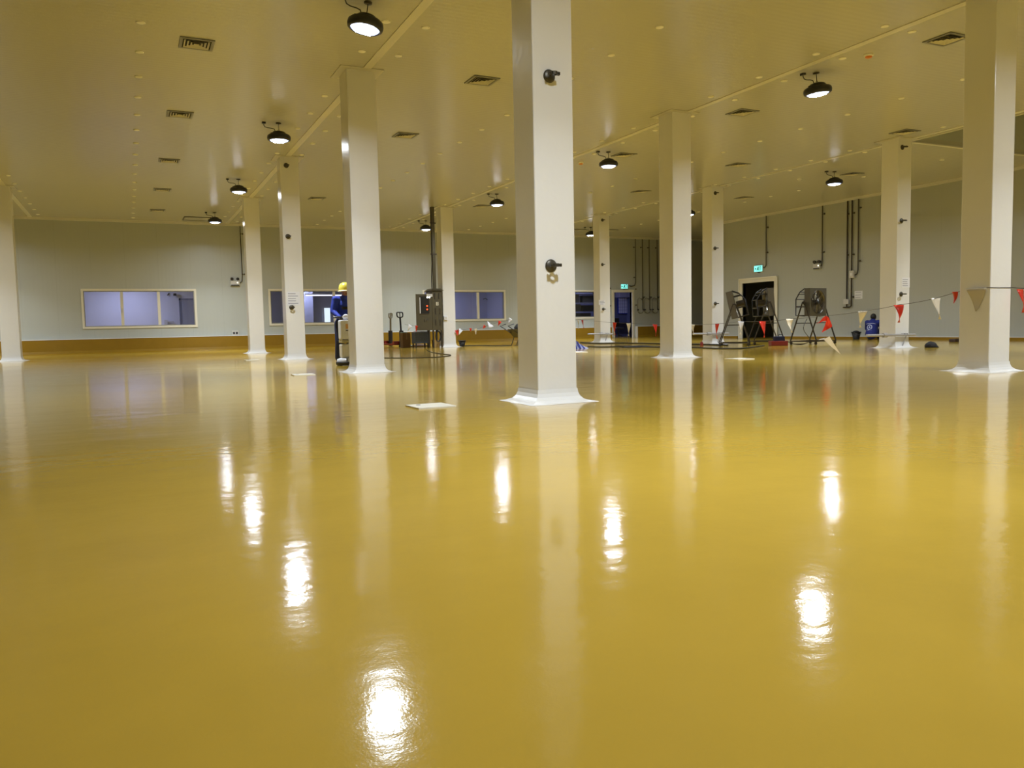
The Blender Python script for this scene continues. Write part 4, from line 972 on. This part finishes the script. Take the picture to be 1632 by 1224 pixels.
for a_ in (la, ra): blob('boot', [(a_+V((0, .02, -.03)), a_+V((0, -.17, -.045)), .048, .040), (a_, a_+V((0, 0, .06)), .05, .052)], RUBBER, W1, .01, 3)
hm = MB(); hc = head+V((0, .005, .035)); prof = [(.142, -.03), (.143, .02), (.128, .08), (.092, .122), (.04, .143), (.001, .147)]
hm.lathe(prof, hc, 26, Matrix.Diagonal(V((.95, 1.08, 1)))); hm.build('helmet_shell', HELMET, W1)
br = MB(); br.lathe([(.130, -.045), (.172, -.058), (.176, -.048), (.142, -.028)], hc+V((0, -.015, 0)), 26, Matrix.Diagonal(V((.92, 1.1, 1)))); br.build('helmet_brim', mat('helmet_brim_cream', (.85, .78, .45), rough=.3), W1)
# floor polisher
P = ony(560, 584, 15.75)
t = thing('floor_polisher', 'white upright floor polishing machine in front of the worker, half behind the column', 'floor polisher', (P.x+.03, 16.05, 0))
MB().lathe([(.25, .015), (.26, .05), (.26, .08), (.2, .085)], n=32).build('brush_skirt', RUBBER, t)
MB().lathe([(.24, .085), (.235, .13), (.18, .155), (.1, .16)], n=32).build('deck', PMIX, t)
MB().box(-.16, .16, -.12, .14, .16, .44).build('motor_housing', EGREY, t, bevel=.03)
MB().box(-.16, .16, -.13, .15, .46, .52).build('collar', mat('khaki_collar', (.35, .32, .2)), t, bevel=.01)
MB().box(-.17, .17, -.11, .13, .52, .92).build('tank', PMIX, t, bevel=.03)
MB().box(-.07, .13, -.116, -.11, .74, .84).build('tan_label', SHADE, t); MB().box(-.07, .13, -.118, -.11, .70, .72).build('label_line', BLACK, t)
for x in (-.10, .10): MB().box(x-.01, x+.01, -.26, -.24, .09, .155).build('deck_bolt', BLACK, t)
MB().tube([(0, .13, .8), (0, .22, .92), (0, .30, .975)], .02).build('handle_post', BLACK, t)
MB().tube([(-.19, .40, .975), (-.12, .36, .985), (.12, .36, .985), (.17, .40, .975)], .018).build('handlebar', BLACK, t); MB().box(-.09, .09, .26, .36, .93, 1.0).build('control_box', BLACK, t, bevel=.01)
MB().ball((-.02, .05, .98), .07, 8, (1, .6, .8)).build('white_rag', PAPER, t)

# crouching worker at the right wall, back to us
P2 = V((22.62, 19.19, 0)); brg = math.atan2(P2.x, P2.y)
W2 = thing('person', 'person in dark blue uniform with a round white back emblem crouching at the right wall', 'person', (P2.x, P2.y, 0), -brg+math.radians(-18))
# local +Y = away from the camera (facing the wall)
pel = V((0, 0, .20)); chest = V((0, .10, .52)); neck = V((0, .14, .66)); head = V((0, .19, .755))
body = [(pel, chest, .15, .15), (chest, neck, .13, .058), (neck, head, .055, .06)]
for s in (-1, 1):
    hp = V((s*.11, .03, .19)); kn = V((s*.22, .42, .34)); an = V((s*.16, .24, .06)); body += [(hp, kn, .085, .06), (kn, an, .055, .04), (an, an+V((0, .14, -.02)), .035, .03)]
    sh = V((s*.18, .12, .59)); el = V((s*.25, .27, .38)); wr = V((s*.12, .45, .36)); body += [(sh, el, .052, .042), (el, wr, .04, .028), (chest, sh, .10, .06)]
    hand(wr, V((-s*.2, .9, -.2)), V((-s, 0, .2)), .5, body)
body += [(head+V((s*.078, .0, -.02)), head+V((s*.078, -.01, .02)), .014, .016) for s in (-1, 1)]
body += [(head+V((0, .085, -.01)), head+V((0, .108, -.03)), .012, .014)]
blob('body', body, SKIN, W2, .009, 3, balls=[(head, .098, 14, (.82, .95, 1.12))]); face(W2, head, (0, 1, 0), .093)
blob('hair', [], HAIR, W2, .01, 3, balls=[(head+V((0, -.02, .025)), .108, 14, (.86, .95, 1.02))])
jk = [(pel, chest, .19, .175), (chest, neck+V((0, 0, -.01)), .16, .085)]
for s in (-1, 1):
    sh = V((s*.18, .12, .59)); el = V((s*.25, .27, .38)); wr = V((s*.12, .45, .36)); jk += [(sh, el, .075, .062), (el, el.lerp(wr, .85), .06, .045), (chest, sh, .13, .082)]
blob('jacket', jk, BLUE2, W2, .012, 5)
tr = []
for s in (-1, 1):
    hp = V((s*.11, .03, .18)); kn = V((s*.22, .42, .34)); an = V((s*.16, .24, .06)); tr += [(hp, kn, .11, .08), (kn, an+V((0, 0, .03)), .075, .06)]
blob('trousers', tr, NAVY, W2, .012, 4)
for s in (-1, 1): an = V((s*.16, .24, .05)); blob('boot', [(an, an+V((0, .16, -.01)), .05, .042)], RUBBER, W2, .01, 2)
# emblem on the back: ring with a small figure, and text bar
g = MB(); cE = V((-.03, -.106, .43)); n = 28
def bk(x, z): return V((x, -.19+(z-.20)*.32+.004+1.2*x*x, z))
for k in range(n):
    a0, a1 = 2*PI*k/n, 2*PI*(k+1)/n
    g.flat([bk(-.03+.085*math.cos(a0), .43+.085*math.sin(a0)), bk(-.03+.085*math.cos(a1), .43+.085*math.sin(a1)), bk(-.03+.066*math.cos(a1), .43+.066*math.sin(a1)), bk(-.03+.066*math.cos(a0), .43+.066*math.sin(a0))], .006, (0, -1, .3))
g.flat([bk(-.07, .405), bk(.01, .405), bk(-.005, .42), bk(-.02, .425), bk(-.022, .47), bk(-.038, .47), bk(-.04, .425), bk(-.055, .42)], .006, (0, -1, .3))
for x in range(7): g.flat([bk(-.10+x*.02, .325), bk(-.087+x*.02, .325), bk(-.087+x*.02, .338), bk(-.10+x*.02, .338)], .005, (0, -1, .3))
EMB = mat('printed_white_emblem', (.55, .60, .80), rough=.7)
g.build('back_emblem', EMB, W2)
g = MB(); g.tube([bk(-.16, .535)+V((0, -.0, 0)), bk(-.06, .555), bk(.06, .555), bk(.16, .535)], .007, 6); g.build('shoulder_piping', EMB, W2)

# ================================================================== WORLD / VIEW
w = bpy.data.worlds.new('world'); bpy.context.scene.world = w; w.use_nodes = True
w.node_tree.nodes['Background'].inputs[0].default_value = (.02, .02, .02, 1); w.node_tree.nodes['Background'].inputs[1].default_value = .3
sc = bpy.context.scene
sc.view_settings.view_transform = 'Standard'; sc.view_settings.look = 'None'; sc.view_settings.exposure = 0; sc.view_settings.gamma = 1; sc.view_settings.use_curve_mapping = False
